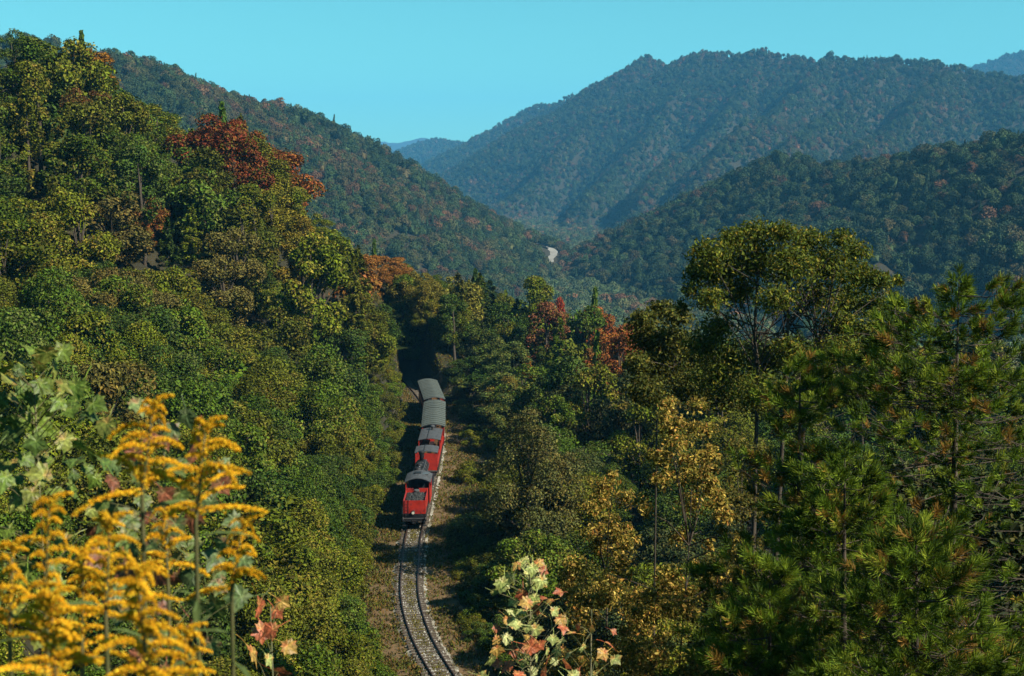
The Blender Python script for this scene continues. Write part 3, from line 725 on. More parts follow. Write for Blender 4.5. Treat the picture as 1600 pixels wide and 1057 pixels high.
# loose stones and weeds along the line
rs = np.random.RandomState(21); vv, ff = ico(1, rs, .18); N = 3600
yy = 84 + rs.rand(N) ** 1.2 * 110; off = np.concatenate([rs.randn(N // 2) * .2 + np.where(rs.rand(N // 2) < .5, -.6, .6), rs.randn(N - N // 2) * .6]); off = np.clip(off, -1.1, 1.1) * (1 - .1 * rs.rand(N))
_c, _t, _n = along_v(yy); cen = np.concatenate([_c + _n * off[:, None], np.where(np.abs(off) < 1.4, .22, .06)[:, None]], 1); sz = .035 + .06 * rs.rand(N)
V = (vv[None] * sz[:, None, None] * np.array([1, 1, .7]) + cen[:, None]); FF = (ff[None] + (np.arange(N) * len(vv))[:, None, None]).ravel()
M['stone'] = noise_mat('stones', [(0.3, (.14, .13, .11)), (0.7, (.42, .41, .38))], .8, .9)
link('ballast_stones', np_mesh('ballast_stones', V.reshape(-1, 3), FF, np.full(N * len(ff), 3)), M['stone'], kind='stuff')
def weeds(name, N, y0, y1, offs, hgt, stops, seed, seg=4):
    rs = np.random.RandomState(seed); yy = y0 + rs.rand(N) * (y1 - y0); off = offs(rs, N); Q = []
    keep = vnoise(yy * .45, off * .6 + 40) + .25 * rs.randn(N) > .34; yy, off = yy[keep], off[keep]; N = len(yy)
    _c, _t, _n = along_v(yy); c = np.concatenate([_c + _n * off[:, None], np.zeros((N, 1))], 1); g = height(c[:, 0], c[:, 1])
    c[:, 2] = np.where(np.abs(off) < 1.4, .17, np.maximum(g, .02))
    for k in range(seg):
        d = rs.randn(N, 3) * .55; d[:, 2] = 1; d = nrm(d); h = hgt * (.4 + .9 * rs.rand(N)); w = h * (.10 + .22 * rs.rand(N)); sd = nrm(np.cross(d, rs.randn(N, 3)))
        b = c + rs.randn(N, 3) * np.array([.12, .12, 0]); Q.append(np.stack([b, b + d * (h * .55)[:, None] + sd * w[:, None], b + d * h[:, None], b + d * (h * .5)[:, None] - sd * w[:, None]], 1))
    V = np.concatenate(Q); m = leaf_mat(name, stops, .25, (.6, 1.4))
    return link(name, quads_mesh(name, V, rs.rand(len(V))), m, kind='stuff')
weeds('weeds', 3000, 80, 132, lambda r, n: r.randn(n) * .25, .17, [(0, (.09, .11, .02)), (.5, (.16, .14, .03)), (1, (.2, .13, .04))], 31)
weeds('dry_weeds', 42000, 80, 240, lambda r, n: np.where(r.rand(n) < .5, -1.25 - 4.3 * r.rand(n), 1.25 + 8.4 * r.rand(n) ** .9), .27,
      [(0, (.05, .08, .012)), (.35, (.10, .115, .018)), (.6, (.15, .115, .025)), (.85, (.18, .085, .03)), (1, (.10, .045, .025))], 32)
# bare dirt patches: a cart track at the far left of the train and a bank at right
M['dirt'] = noise_mat('tan_dirt', [(0.3, (.2, .13, .08)), (0.7, (.42, .31, .21))], 1.2, .95, .4)
def patch(pts, name, lab):
    q = []
    for (u, v) in pts:
        d = 36 / ((v - HORIZ) / FOC); x = (u - 800) / FOC * d; q.append((x, d))
    n = 14; L, R2 = np.array(q[:len(q) // 2]), np.array(q[len(q) // 2:]); v = []
    for i in range(n):
        t = i / (n - 1) * (len(L) - 1); a = [np.interp(t, range(len(L)), L[:, k]) for k in (0, 1)]; b = [np.interp(t, range(len(R2)), R2[:, k]) for k in (0, 1)]
        for w in np.linspace(0, 1, 5):
            x, y = a[0] * (1 - w) + b[0] * w, a[1] * (1 - w) + b[1] * w; v.append((x, y, max(hz(x, y), .03) + .06 + .05 * rs.rand()))
    f = [(i*5+k, i*5+k+1, (i+1)*5+k+1, (i+1)*5+k) for i in range(n - 1) for k in range(4)]
    MB().add(v, f).obj(name, M['dirt'], kind='structure')
patch([(628, 602), (640, 616), (648, 628), (645, 602), (654, 612), (662, 624)], 'dirt_path', '')
patch([(696, 686), (720, 688), (738, 690), (698, 694), (720, 694), (738, 694)], 'dirt_path', '')
# ------------------------------------------------------------------ the train
M['red'] = noise_mat('red_paint', [(0.3, (.06, .010, .008)), (0.42, (.28, .016, .010)), (0.6, (.40, .024, .012)), (0.72, (.13, .014, .012))], 1.5, .45, .05, spec=.4)
M['black'] = noise_mat('black_iron', [(0.3, (.005, .005, .006)), (0.7, (.016, .016, .017))], 4, .6, .1, spec=.25)
M['roof_grey'] = noise_mat('grey_roof_paint', [(0.3, (.025, .027, .03)), (0.7, (.08, .084, .092))], 3, .75, .15)
M['roof_board'] = noise_mat('weathered_roof_boards', [(0.3, (.03, .037, .034)), (0.55, (.075, .09, .082)), (0.8, (.14, .16, .145))], 2.2, .85, .2, stretch=(.4, 3, 1))
M['coal'] = noise_mat('coal', [(0.3, (.012, .012, .012)), (0.75, (.07, .068, .065))], 9, .5, .4)
M['steel'] = noise_mat('worn_steel', [(0.3, (.12, .12, .12)), (0.7, (.32, .31, .3))], 5, .4, .1, metal=.7)
M['glass'] = noise_mat('lamp_glass', [(0.4, (.5, .48, .4)), (0.6, (.6, .58, .5))], 5, .1, 0, spec=.6)
M['bench'] = noise_mat('varnished_bench', [(0.3, (.10, .05, .025)), (0.7, (.2, .11, .05))], 4, .5, .1, stretch=(1, 8, 1))
RT = .41   # rail top
wheel_me = MB().lathe([(.44, -.07), (.46, -.07), (.46, -.045), (.42, -.04), (.40, .05), (.12, .06), (.12, .1)], axis='x', k=18).mesh('wheel', True); wheel_me.materials.append(M['black'])
def vehicle(name, yc, label, cat='railway car'):
    c, t, n = along(yc); o = empty(name, (c[0], c[1], RT), math.atan2(-t[0], t[1])); tag(o, label, cat, 'vehicles of the train'); return o
def truck(root, yc, wb=1.5, gauge=.755):
    mb = MB(); mb.box(-.95, -.85, yc - wb / 2 - .45, yc + wb / 2 + .45, .38, .62); mb.box(.85, .95, yc - wb / 2 - .45, yc + wb / 2 + .45, .38, .62); mb.box(-.95, .95, yc - .18, yc + .18, .42, .68)
    for k in (-1, 1):
        mb.tube([(-1.0, yc + k * wb / 2, .46), (1.0, yc + k * wb / 2, .46)], .07, 8)
        for s in (-1, 1): mb.box(s * .98 - .09, s * .98 + .09, yc + k * wb / 2 - .14, yc + k * wb / 2 + .14, .33, .6)
    tr = mb.obj('truck', M['black'], root)
    for k in (-1, 1):
        for s in (-1, 1):
            w = bpy.data.objects.new('wheel', wheel_me); COL.objects.link(w); w.parent = tr; w.location = (s * gauge, yc + k * wb / 2, .46); w.rotation_euler = (0, 0, 0 if s > 0 else math.pi)
    return tr
def coupler(root, y, sgn, z=.85):
    mb = MB().box(-.1, .1, min(y, y + sgn * .45), max(y, y + sgn * .45), z - .1, z + .1); mb.box(-.18, .18, y + sgn * .42 - .09, y + sgn * .42 + .09, z - .16, z + .16); mb.obj('coupler', M['black'], root)
def grab(root, pts, mat='steel', r=.022): MB().tube(pts, r, 6).obj('handrail', M[mat], root)
def arch_roof(w, rise, y0, y1, z, th=.07, k=10):
    mb = MB(); v = []
    for y in (y0, y1):
        for q in range(k + 1):
            t = q / k * 2 - 1; v.append((t * w / 2, y, z + rise * (1 - t * t)))
        for q in range(k, -1, -1):
            t = q / k * 2 - 1; v.append((t * w / 2, y, z + rise * (1 - t * t) - th))
    n = 2 * (k + 1); f = [(i, (i + 1) % n, n + (i + 1) % n, n + i) for i in range(n)]
    f += [tuple(range(n))[::-1], tuple(range(n, 2 * n))]
    return mb.add(v, f)

# tender, its back towards the viewer
L = 5.8; r = vehicle('tender', 128.6 + L / 2, 'red tender heaped with coal, nearest end of the train'); h = L / 2
MB().box(-1.12, 1.12, -h + .1, h, .78, 1.0).obj('underframe', M['black'], r)
bm_ = MB().box(-1.22, 1.22, -h - .08, -h + .1, .8, 1.14).obj('buffer_beam', M['black'], r)
MB().box(-1.2, 1.2, -h - .1, -h - .085, 1.08, 1.15).obj('beam_strip', M['steel'], bm_)
MB().box(-1.12, 1.12, -h + .25, h - .2, 1.0, 2.3).obj('tank', M['red'], r)
MB().box(-1.135, 1.135, -h + .235, h - .185, .98, 1.5).obj('lower_skirt', M['black'], r)
mb = MB(); mb.box(-1.12, -1.05, -h + .25, h - .2, 2.3, 2.86); mb.box(1.05, 1.12, -h + .25, h - .2, 2.3, 2.86); mb.obj('bunker_side', M['red'], r)
MB().box(-1.05, 1.05, -h + .25, -h + .32, 2.3, 2.86).obj('bunker_end', M['red'], r)
MB().box(-1.05, -.35, h - 1.1, h - 1.02, 2.3, 3.05).obj('bulkhead', M['red'], r); MB().box(.2, 1.05, h - 1.1, h - 1.02, 2.3, 3.05).obj('bulkhead', M['red'], r)
mb = MB(); rs = np.random.RandomState(3); cvv, cff = ico(1, rs, .2)
for k in range(420):
    x, y = rs.uniform(-1.0, 1.0), rs.uniform(-h + .4, h - 1.2); z = 2.42 + .38 * (1 - (x / 1.1) ** 2) * (1 - ((y + .4) / h) ** 2) + rs.randn() * .04
    s = rs.uniform(.06, .17); mb.add(cvv * s * np.array([1, 1, .8]) + np.array([x, y, z]), [tuple(q) for q in cff])
mb.box(-1.04, 1.04, -h + .33, h - 1.11, 2.2, 2.42); mb.obj('coal', M['coal'], r, kind='stuff')
mb = MB()
for x in (-.95, -.6): mb.tube([(x, -h + .2, 1.05), (x, -h + .2, 2.9)], .022, 6)
for z in np.arange(1.3, 2.8, .3): mb.tube([(-.95, -h + .2, z), (-.6, -h + .2, z)], .018, 6)
mb.obj('ladder', M['black'], r)
lp = MB().lathe([(.12, 0), (.17, .06), (.17, .24), (.1, .28)], (-.12, -h + .2, 1.7), 'y', 14).obj('rear_lamp', M['black'], r); lp.location = (0, -.2, 0)
MB().lathe([(.14, 0), (.14, .02)], (-.12, -h - .01, 1.7), 'y', 14).obj('lens', M['glass'], lp)
mb = MB(); mb.box(-.45, -.1, -h + .235, -h + .249, 1.15, 1.6); mb.box(-.75, -.5, -h + .235, -h + .249, 1.05, 1.35); mb.obj('soot_plate', M['black'], r)
mb = MB(); mb.box(-1.2, -.85, -h - .2, -h + .1, .35, .4); mb.box(.85, 1.2, -h - .2, -h + .1, .35, .4); mb.obj('footstep', M['black'], r)
for s in (-1, 1):
    MB().lathe([(.05, -.1), (.05, .1)], (s * 1.12, -h - .18, 1.15), 'z', 8).obj('marker_lamp', M['steel'], r)
    grab(r, [(s * 1.16, -h + .3, 1.1), (s * 1.2, -h + .3, 1.2), (s * 1.2, -h + .3, 2.2), (s * 1.16, -h + .3, 2.3)])
mb = MB(); mb.lathe([(.3, 2.86), (.3, 2.98), (.22, 3.02)], (0, h - 1.55, 0), 'z', 14); mb.obj('water_hatch', M['steel'], r)
truck(r, -h + 1.4); truck(r, h - 1.3); coupler(r, -h - .08, -1)

# locomotive, boiler set to the left of centre, vertical cylinders on the right
L = 13.8; r = vehicle('locomotive', 134.8 + L / 2, 'black steam locomotive with grey cab roof and red cab sides', 'locomotive'); h = L / 2; BX = -.32; BZ = 2.25
MB().box(-1.05, 1.05, -h, h, .8, 1.02).obj('underframe', M['black'], r)
mb = MB(); mb.box(-1.28, -1.2, -h + .2, -h + 3.7, 1.02, 2.2); mb.box(-1.28, -1.2, -h + .2, -h + .5, 2.2, 3.3); mb.box(-1.28, -1.2, -h + 3.3, -h + 3.7, 2.2, 3.3); mb.box(-1.28, -1.2, -h + .2, -h + 3.7, 3.0, 3.35); mb.obj('cab_side', M['red'], r)
mb = MB(); mb.box(1.2, 1.28, -h + .2, -h + 3.7, 1.02, 2.2); mb.box(1.2, 1.28, -h + .2, -h + .5, 2.2, 3.3); mb.box(1.2, 1.28, -h + 3.3, -h + 3.7, 2.2, 3.3); mb.box(1.2, 1.28, -h + .2, -h + 3.7, 3.0, 3.35); mb.obj('cab_side', M['red'], r)
MB().box(-1.2, 1.2, -h + 3.62, -h + 3.7, 1.02, 3.45).obj('cab_front', M['black'], r)
MB().box(-1.2, 1.2, -h + .2, -h + 3.6, 1.02, 1.12).obj('cab_floor', M['wood'], r)
cr_ = arch_roof(2.75, .42, -h + .02, -h + 3.9, 3.34).obj('cab_roof', M['roof_grey'], r)
mb = MB(); mb.box(-.5, .22, -h + 2.1, -h + 2.9, 3.7, 3.80); mb.obj('roof_hatch', M['black'], cr_)
MB().box(.3, 1.0, -h + 2.05, -h + 2.95, 3.66, 3.72).obj('hatch_lid', M['steel'], cr_)
MB().lathe([(.8, -h + 3.2), (.8, -h + 6.2), (.76, -h + 6.25), (.76, h - 2.6), (.8, h - 2.55), (.8, h - 1.1), (.7, h - 1.0), (.3, h - .9)], (BX, 0, BZ), 'y', 24).obj('boiler', M['black'], r, True)
MB().box(BX - .75, BX + .75, -h + 3.75, -h + 6.0, 1.1, 2.2).obj('firebox', M['black'], r)
for y in np.linspace(-h + 6.6, h - 2.9, 4): MB().lathe([(.785, y - .05), (.785, y + .05)], (BX, 0, BZ), 'y', 24).obj('boiler_band', M['steel'], r)
MB().lathe([(.4, 2.85), (.4, 3.45), (.33, 3.62), (.12, 3.7)], (BX, -h + 5.6, 0), 'z', 18).obj('steam_dome', M['black'], r, True)
MB().lathe([(.36, 2.85), (.36, 3.3), (.3, 3.46), (.1, 3.54)], (BX, -h + 8.2, 0), 'z', 18).obj('sand_dome', M['black'], r, True)
MB().lathe([(.24, 2.8), (.22, 3.6), (.34, 3.9), (.38, 4.05), (.32, 4.12)], (BX, h - 1.9, 0), 'z', 18).obj('smokestack', M['black'], r, True)
MB().lathe([(.1, 2.95), (.1, 3.5), (.05, 3.55)], (BX + .1, -h + 6.6, 0), 'z', 10).obj('whistle', M['steel'], r)
lp = MB().lathe([(.2, 0), (.26, .1), (.26, .4), (.2, .45)], (BX, h - 1.1, 3.3), 'y', 16).obj('headlamp', M['black'], r)
MB().lathe([(.22, .45), (.22, .47)], (BX, h - 1.1, 3.3), 'y', 16).obj('lens', M['glass'], lp)
for k in range(3):
    y = -h + 5.0 + k * .8; MB().lathe([(.26, 1.5), (.26, 2.5), (.29, 2.52), (.29, 2.62), (.1, 2.68)], (.85, y, 0), 'z', 14).obj('engine_cylinder', M['black'], r, True)
MB().tube([(1.0, -h + .9, .75), (1.0, h - .9, .75)], .06, 8).obj('drive_shaft', M['steel'], r)
MB().box(.5, 1.15, -h + 7.2, h - .8, 1.3, 1.36).obj('running_board', M['black'], r); MB().box(BX - .95, BX - .75, -h + 4, h - .8, 1.9, 1.95).obj('running_board', M['black'], r)
MB().box(-1.2, 1.2, h - .12, h + .08, .75, 1.1).obj('buffer_beam', M['black'], r)
MB().tube([(BX + .2, -h + 4.2, 3.12), (BX + .5, -h + 8, 3.05), (BX + .5, h - 1.2, 3.0)], .035, 6).obj('steam_pipe', M['steel'], r)
grab(r, [(BX + .85, -h + 4.0, 2.6), (BX + .85, h - 1.2, 2.6)]); truck(r, -h + 1.8); truck(r, h - 2.0)

# short red car with two roof sections and an open middle
L = 15.0; r = vehicle('observation_car', 149.6 + L / 2, 'red excursion car with two short grey roofs and open middle'); h = L / 2
MB().box(-1.25, 1.25, -h + .1, h - .1, .82, 1.05).obj('underframe', M['black'], r)
MB().box(-1.3, 1.3, -h, h, 1.05, 1.15).obj('floor', M['wood'], r)
for s in (-1, 1): MB().box(s * 1.3 - .04, s * 1.3 + .04, -h + .05, h - .05, 1.15, 2.35).obj('side_wall', M['red'], r)
MB().box(-1.355, 1.355, -h + .04, h - .04, 1.0, 1.55).obj('lower_panel', M['black'], r)
for s in (-1, 1): MB().box(-1.26, 1.26, s * (h - .05) - .04, s * (h - .05) + .04, 1.15, 3.2).obj('end_wall', M['red'], r)
MB().box(-1.3, 1.3, -h - .06, -h, 1.05, 1.2).obj('sill_strip', M['steel'], r)
for s in (-1, 1):
    for y in (-h + .2, -h + 3.4, -h + 7.4, h - 4, h - .3): MB().box(s * 1.28 - .05, s * 1.28 + .05, y - .05, y + .05, 2.35, 3.3).obj('post', M['red'], r)
for y0, y1 in ((-h - .05, -h + 3.5), (-h + 7.3, h - .9)):
    a = arch_roof(2.7, .2, y0, y1, 3.3); o = a.obj('roof', M['roof_grey'], r)
    MB().box(-.32, -.25, y0 + .05, y1 - .05, 3.43, 3.50 + .03).obj('roof_seam', M['black'], o)
MB().lathe([(.18, 3.45), (.18, 3.85), (.3, 3.9), (.28, 4.0), (.05, 4.08)], (.15, h - 2.2, 0), 'z', 12).obj('roof_vent', M['roof_grey'], r)
for y in np.arange(-h + 1, h - .8, 1.25):
    for s in (-1, 1):
        b = MB().box(s * .75 - .45, s * .75 + .45, y, y + .42, 1.52, 1.57).obj('bench', M['bench'], r); MB().box(s * .75 - .45, s * .75 + .45, y + .42, y + .47, 1.2, 2.0).obj('backrest', M['bench'], b)
truck(r, -h + 2.2); truck(r, h - 2.2); coupler(r, -h, -1)

# two open coaches under long boarded roofs
def coach(yc, L, label):
    r = vehicle('passenger_coach', yc, label); h = L / 2
    MB().box(-1.25, 1.25, -h + .2, h - .2, .82, 1.05).obj('underframe', M['black'], r); MB().box(-1.35, 1.35, -h, h, 1.05, 1.15).obj('floor', M['wood'], r)
    for s in (-1, 1):
        w = MB().box(s * 1.35 - .04, s * 1.35 + .04, -h + .05, h - .05, 1.15, 2.2).obj('side_wall', M['red'], r); MB().box(s * 1.36 - .06, s * 1.36 + .06, -h + .05, h - .05, 2.2, 2.26).obj('sill', M['wood'], w)
        MB().box(-1.31, 1.31, s * (h - .05) - .04, s * (h - .05) + .04, 1.15, 2.2).obj('end_wall', M['red'], r)
        MB().box(s * 1.35 - .05, s * 1.35 + .05, -h + .05, h - .05, 3.3, 3.48).obj('letter_board', M['red'], r)
        for y in np.linspace(-h + .1, h - .1, 8): MB().box(s * 1.35 - .045, s * 1.35 + .045, y - .05, y + .05, 2.26, 3.3).obj('post', M['red'], r)
    MB().box(-1.405, 1.405, -h + .04, h - .04, 1.0, 1.5).obj('lower_panel', M['black'], r)
    rf = arch_roof(3.0, .34, -h - .25, h + .25, 3.46, .06).obj('roof', M['roof_grey'], r)
    nb = 26; pitch = (L + .5) / nb; bme = arch_roof(3.08, .34, -pitch * .43, pitch * .43, 3.505, .035, 8).mesh('roof_board'); bme.materials.append(M['roof_board'])
    rs = np.random.RandomState(int(yc))
    for k in range(nb):
        o = bpy.data.objects.new('roof_board', bme); COL.objects.link(o); o.parent = rf; o.location = (rs.randn() * .012, -h - .25 + (k + .5) * pitch, .035 * (k % 2) + rs.randn() * .006)
    for y in np.arange(-h + 1, h - .8, 1.3):
        for s in (-1, 1):
            b = MB().box(s * .8 - .45, s * .8 + .45, y, y + .42, 1.52, 1.57).obj('bench', M['bench'], r); MB().box(s * .8 - .45, s * .8 + .45, y + .42, y + .47, 1.2, 2.0).obj('backrest', M['bench'], b)
    truck(r, -h + 2.5); truck(r, h - 2.5); coupler(r, -h, -1); return r
coach(173.4, 17.4, 'red open coach under a long grey boarded roof, mid train')
coach(193.0, 16.4, 'last red coach, grey boarded roof swinging left into the shade')

# ------------------------------------------------------------------ trees close to the viewer
def hero_tree(name, u, d, lobes, n, leaf, stops, label, seed, aspect=.45, droop=.6, depth=2.2, trunks=None, up=.25, shell=.9, vary=(.45, 1.6), trans=.3, spread=.7, cat='tree'):
    rs = np.random.RandomState(seed); x0 = (u - 800) / FOC * d; base = np.array([x0, d, hz(x0, d)]); root = empty(name, base); tag(root, label, cat)
    lob = []
    for (lu, lv, lr) in lobes:
        dd = d + rs.uniform(-depth, depth); q = P(lu, lv, dd) - base; lob.append((*q, lr / FOC * dd))
    lob = np.array(lob); V, rr = crown_from_lobes(lob, n, leaf, rs, up, aspect, droop, shell, spread=spread)
    link('crown', quads_mesh('crown', V, rr), leaf_mat(name + '_leaves', stops, trans, vary), root)
    limbs = []; cen = lob[:, :3].mean(0); zmin = lob[:, 2].min() - lob[:, 3].mean()
    for (tu0, tv0, tu1, tv1) in (trunks or [(u, 0, u, 0)]):
        if trunks:
            a, b = P(tu0, tv0, d) - base, P(tu1, tv1, d) - base
        else: a, b = np.array([0, 0, max(1, zmin)]), cen
        foot = np.array([a[0] * .6, 0, -1.0]); k = .0016 * d
        limbs.append(([foot, a, b, b * .4 + lob[np.argmin(np.abs(lob[:, 0] - b[0]) - .3 * lob[:, 2]), :3] * .6], [k * 1.7, k, k * .7, k * .25] if trunks else [k * .6, k * .4, k * .3, k * .12]))
        for q in lob:
            if (trunks and abs(q[0] - b[0]) < 3.2) or (not trunks and rs.rand() < .22 and q[2] > cen[2] - 1.2):
                t = np.clip((q[2] - a[2]) / max(.5, b[2] - a[2]) - .12, .25, 1.0) if not trunks else rs.uniform(.35, 1.0); s = a + (b - a) * t; limbs.append(([s, (s + q[:3]) / 2 + np.array([0, 0, .15]), q[:3] + rs.randn(3) * .1], [k * .38, k * .25, k * .08]))
    tubes_for(limbs).obj('trunk', M['bark'], root, True); return root
hero_tree('broadleaf_tree', 1185, 50, [(1112, 402, 38), (1150, 382, 34), (1185, 372, 36), (1225, 372, 32), (1262, 385, 36), (1312, 378, 26), (1335, 398, 28), (1092, 430, 26), (1135, 432, 44), (1185, 420, 50), (1238, 425, 50), (1290, 425, 46), (1338, 438, 38), (1372, 442, 24),
    (1085, 455, 20), (1115, 470, 28), (1160, 462, 34), (1215, 470, 36), (1270, 470, 40), (1322, 475, 36), (1362, 478, 28), (1392, 462, 12), (1305, 508, 34), (1350, 515, 32), (1130, 512, 34), (1105, 540, 36), (1150, 560, 40), (1200, 562, 36), (1235, 545, 30), (1265, 560, 34), (1310, 550, 38), (1360, 548, 34), (1395, 520, 26), (1120, 590, 40), (1190, 610, 44), (1260, 610, 44), (1330, 600, 40), (1390, 570, 34), (1070, 480, 16), (1400, 440, 14)],
    46000, .165, [(0, (.04, .07, .008)), (.45, (.085, .115, .012)), (.8, (.14, .14, .016)), (1, (.24, .14, .02))], 'big loose olive tree with open crown standing clear above the right woods', 301, .42, .8, 1.9,
    [(1183, 640, 1180, 500), (1262, 590, 1290, 505), (1228, 600, 1232, 480)])
hero_tree('broadleaf_tree', 1030, 58, [(1005, 505, 26), (1035, 492, 28), (1060, 500, 24), (1015, 535, 34), (1050, 540, 36), (1085, 560, 34), (1030, 575, 40), (1080, 600, 40), (1000, 570, 26), (1130, 610, 40), (1180, 620, 40), (1010, 610, 34)],
    20000, .18, [(0, (.04, .06, .012)), (.6, (.085, .095, .016)), (1, (.16, .11, .02))], 'dark green tree below left of the big loose tree at right', 302, .5, .5, 2.2)
TAN = [(0, (.07, .08, .014)), (.25, (.14, .135, .02)), (.5, (.31, .23, .04)), (.72, (.42, .27, .06)), (.88, (.32, .11, .03)), (1, (.58, .40, .12))]
def cone_lobes(u, v0, v1, w, n, seed):
    rs = np.random.RandomState(seed); L = []
    for k in range(n):
        t = rs.rand() ** .7; L.append((u + rs.uniform(-1, 1) * w * (.12 + .88 * t), v0 + (v1 - v0) * t, rs.uniform(14, 34) * (.6 + .5 * t)))
    return L
hero_tree('sapling', 1070, 33, cone_lobes(1065, 605, 1060, 155, 84, 1), 24000, .115, TAN, 'tall tan and olive leafed sapling just left of the pines', 303, .5, 1.0, 1.6, None, .2, 1., (.4, 1.8), .35)
hero_tree('sapling', 955, 36, cone_lobes(950, 730, 1075, 105, 54, 2), 13000, .115, TAN, 'smaller tan leafed sapling right of the bright palmate leaves', 304, .5, 1.0, 1.4, None, .2, 1., (.4, 1.8), .35)
hero_tree('sapling', 1165, 38, cone_lobes(1165, 640, 1060, 85, 40, 3), 8000, .12, [(0, (.045, .06, .012)), (.5, (.09, .085, .016)), (1, (.2, .12, .03))], 'thin olive sapling between the tan sapling and the pines', 305, .5, 1.0, 1.6)
hero_tree('shrub', 1470, 33, cone_lobes(1470, 690, 860, 130, 34, 4), 5000, .12, [(0, (.05, .045, .015)), (.5, (.13, .08, .025)), (1, (.3, .14, .08))], 'brownish thin leafed shrub in dark gap between the pines', 306, .5, 1.0, 1.2, cat='shrub')

# pines: every needle a blade, in brush-like tufts at the twig ends
M['needles'] = leaf_mat('pine_needles', [(0, (.03, .06, .006)), (.35, (.06, .11, .010)), (.6, (.15, .22, .016)), (.9, (.25, .27, .024)), (.955, (.16, .13, .02)), (.965, (.34, .14, .03)), (1, (.36, .16, .04))], .2, (.55, 1.45))  # dark stops put the shade of unlit tufts into the needle colour
def pine(u, d, vtop, zbase_extra, R, seed, label, n_branch, tufts_per=7, needles=60, length=.165, bare=0.0):
    rs = np.random.RandomState(seed); x0 = (u - 800) / FOC * d; g = hz(x0, d); zt = P(u, vtop, d)[2]; H = zt - g
    root = empty('pine_tree', (x0, d, g)); tag(root, label, 'tree', 'pines close by at right'); TV, TR, limbs = [], [], []
    limbs.append(([(0, 0, -.6), (.1, 0, H * .5), (0, 0, H - .15)], [.009 * H + .03, .006 * H + .02, .008])); tips = [(np.array([0, 0, H - .1]), np.array([0, 0, 1.]))]
    for b in range(n_branch):
        t = bare + (1 - bare) * rs.rand() ** .8; z = H * (.98 - .80 * t); Lb = R * (.18 + .95 * min(1, t * 1.7) ** .8) * rs.uniform(.65, 1.1); a = rs.rand() * 6.283
        dv = np.array([math.cos(a), math.sin(a), 0]); tip = np.array([0, 0, z]) + dv * Lb + np.array([0, 0, .30 * Lb * rs.uniform(.2, 1.2)]); mid = np.array([0, 0, z]) + dv * Lb * .5
        limbs.append(([(0, 0, z), mid, tip], [.014, .010, .005])); sd = np.array([-dv[1], dv[0], 0])
        for k in range(tufts_per):
            f = rs.choice([rs.uniform(.86, 1.0), rs.uniform(.55, .68), rs.uniform(.2, 1.)], p=[.55, .3, .15]); bp = (np.array([0, 0, z]) * (1 - f) ** 2 + 2 * f * (1 - f) * mid + f * f * tip)
            side = sd * rs.choice([-1, 1]) * (.22 * Lb * rs.uniform(.1, 1.0) + .08) + np.array([0, 0, rs.uniform(.02, .26)]) + dv * rs.uniform(-.1, .15); e = bp + side
            limbs.append(([bp, e], [.008, .004])); tips.append((e, nrm(side + dv * .6 + np.array([0, 0, .5]))))
    for b in range(int(n_branch * 1.6)):
        z = H * rs.uniform(.25, .98); a = rs.rand() * 6.283; o_ = np.array([math.cos(a), math.sin(a), .5]); tips.append((np.array([0, 0, z]) + o_ * rs.uniform(.08, .45) * min(1, (H - z) + .2), nrm(o_)))
    for (e, ax) in tips:
        m = needles; ln = length * rs.uniform(.75, 1.25); hue = rs.rand() * .95 if rs.rand() > .07 else 1.0
        s = rs.rand(m) * ln * 1.3; q = nrm(rs.randn(m, 3)); q = nrm(q - ax * (q @ ax)[:, None]); dirn = nrm(ax * (.7 + .9 * (s / ln / 1.3))[:, None] + q)
        p0 = e + ax * (s - ln * .5)[:, None]; wv = nrm(np.cross(dirn, rs.randn(m, 3))) * (.0068 * d / 24); p1 = p0 + dirn * (ln * rs.uniform(.8, 1.15, m))[:, None]
        TV.append(np.stack([p0 - wv, p0 + wv, p1 + wv * .4, p1 - wv * .4], 1)); TR.append(np.clip(hue + rs.randn(m) * .04, 0, 1) if hue < .95 else np.full(m, 1.0))
    link('crown', quads_mesh('crown', np.concatenate(TV), np.concatenate(TR)), M['needles'], root); tubes_for(limbs, 4).obj('trunk', M['bark'], root, True); return root
pine(1500, 27, 425, 0, 4.0, 401, 'tall green pine filling the right edge of the picture', 160, 10)
pine(1255, 27, 560, 0, 2.0, 402, 'slimmer green pine below the big loose tree', 100, 8)
pine(1450, 19, 835, 0, 1.7, 403, 'small bright green pine low in the right corner', 100, 8)
pine(1215, 20, 880, 0, 1.5, 404, 'small green pine at the bottom edge right of the tan sapling', 90, 8)
pine(1330, 23, 690, 0, 1.5, 405, 'young pine between the slim pine and the tall right pine', 80, 8)

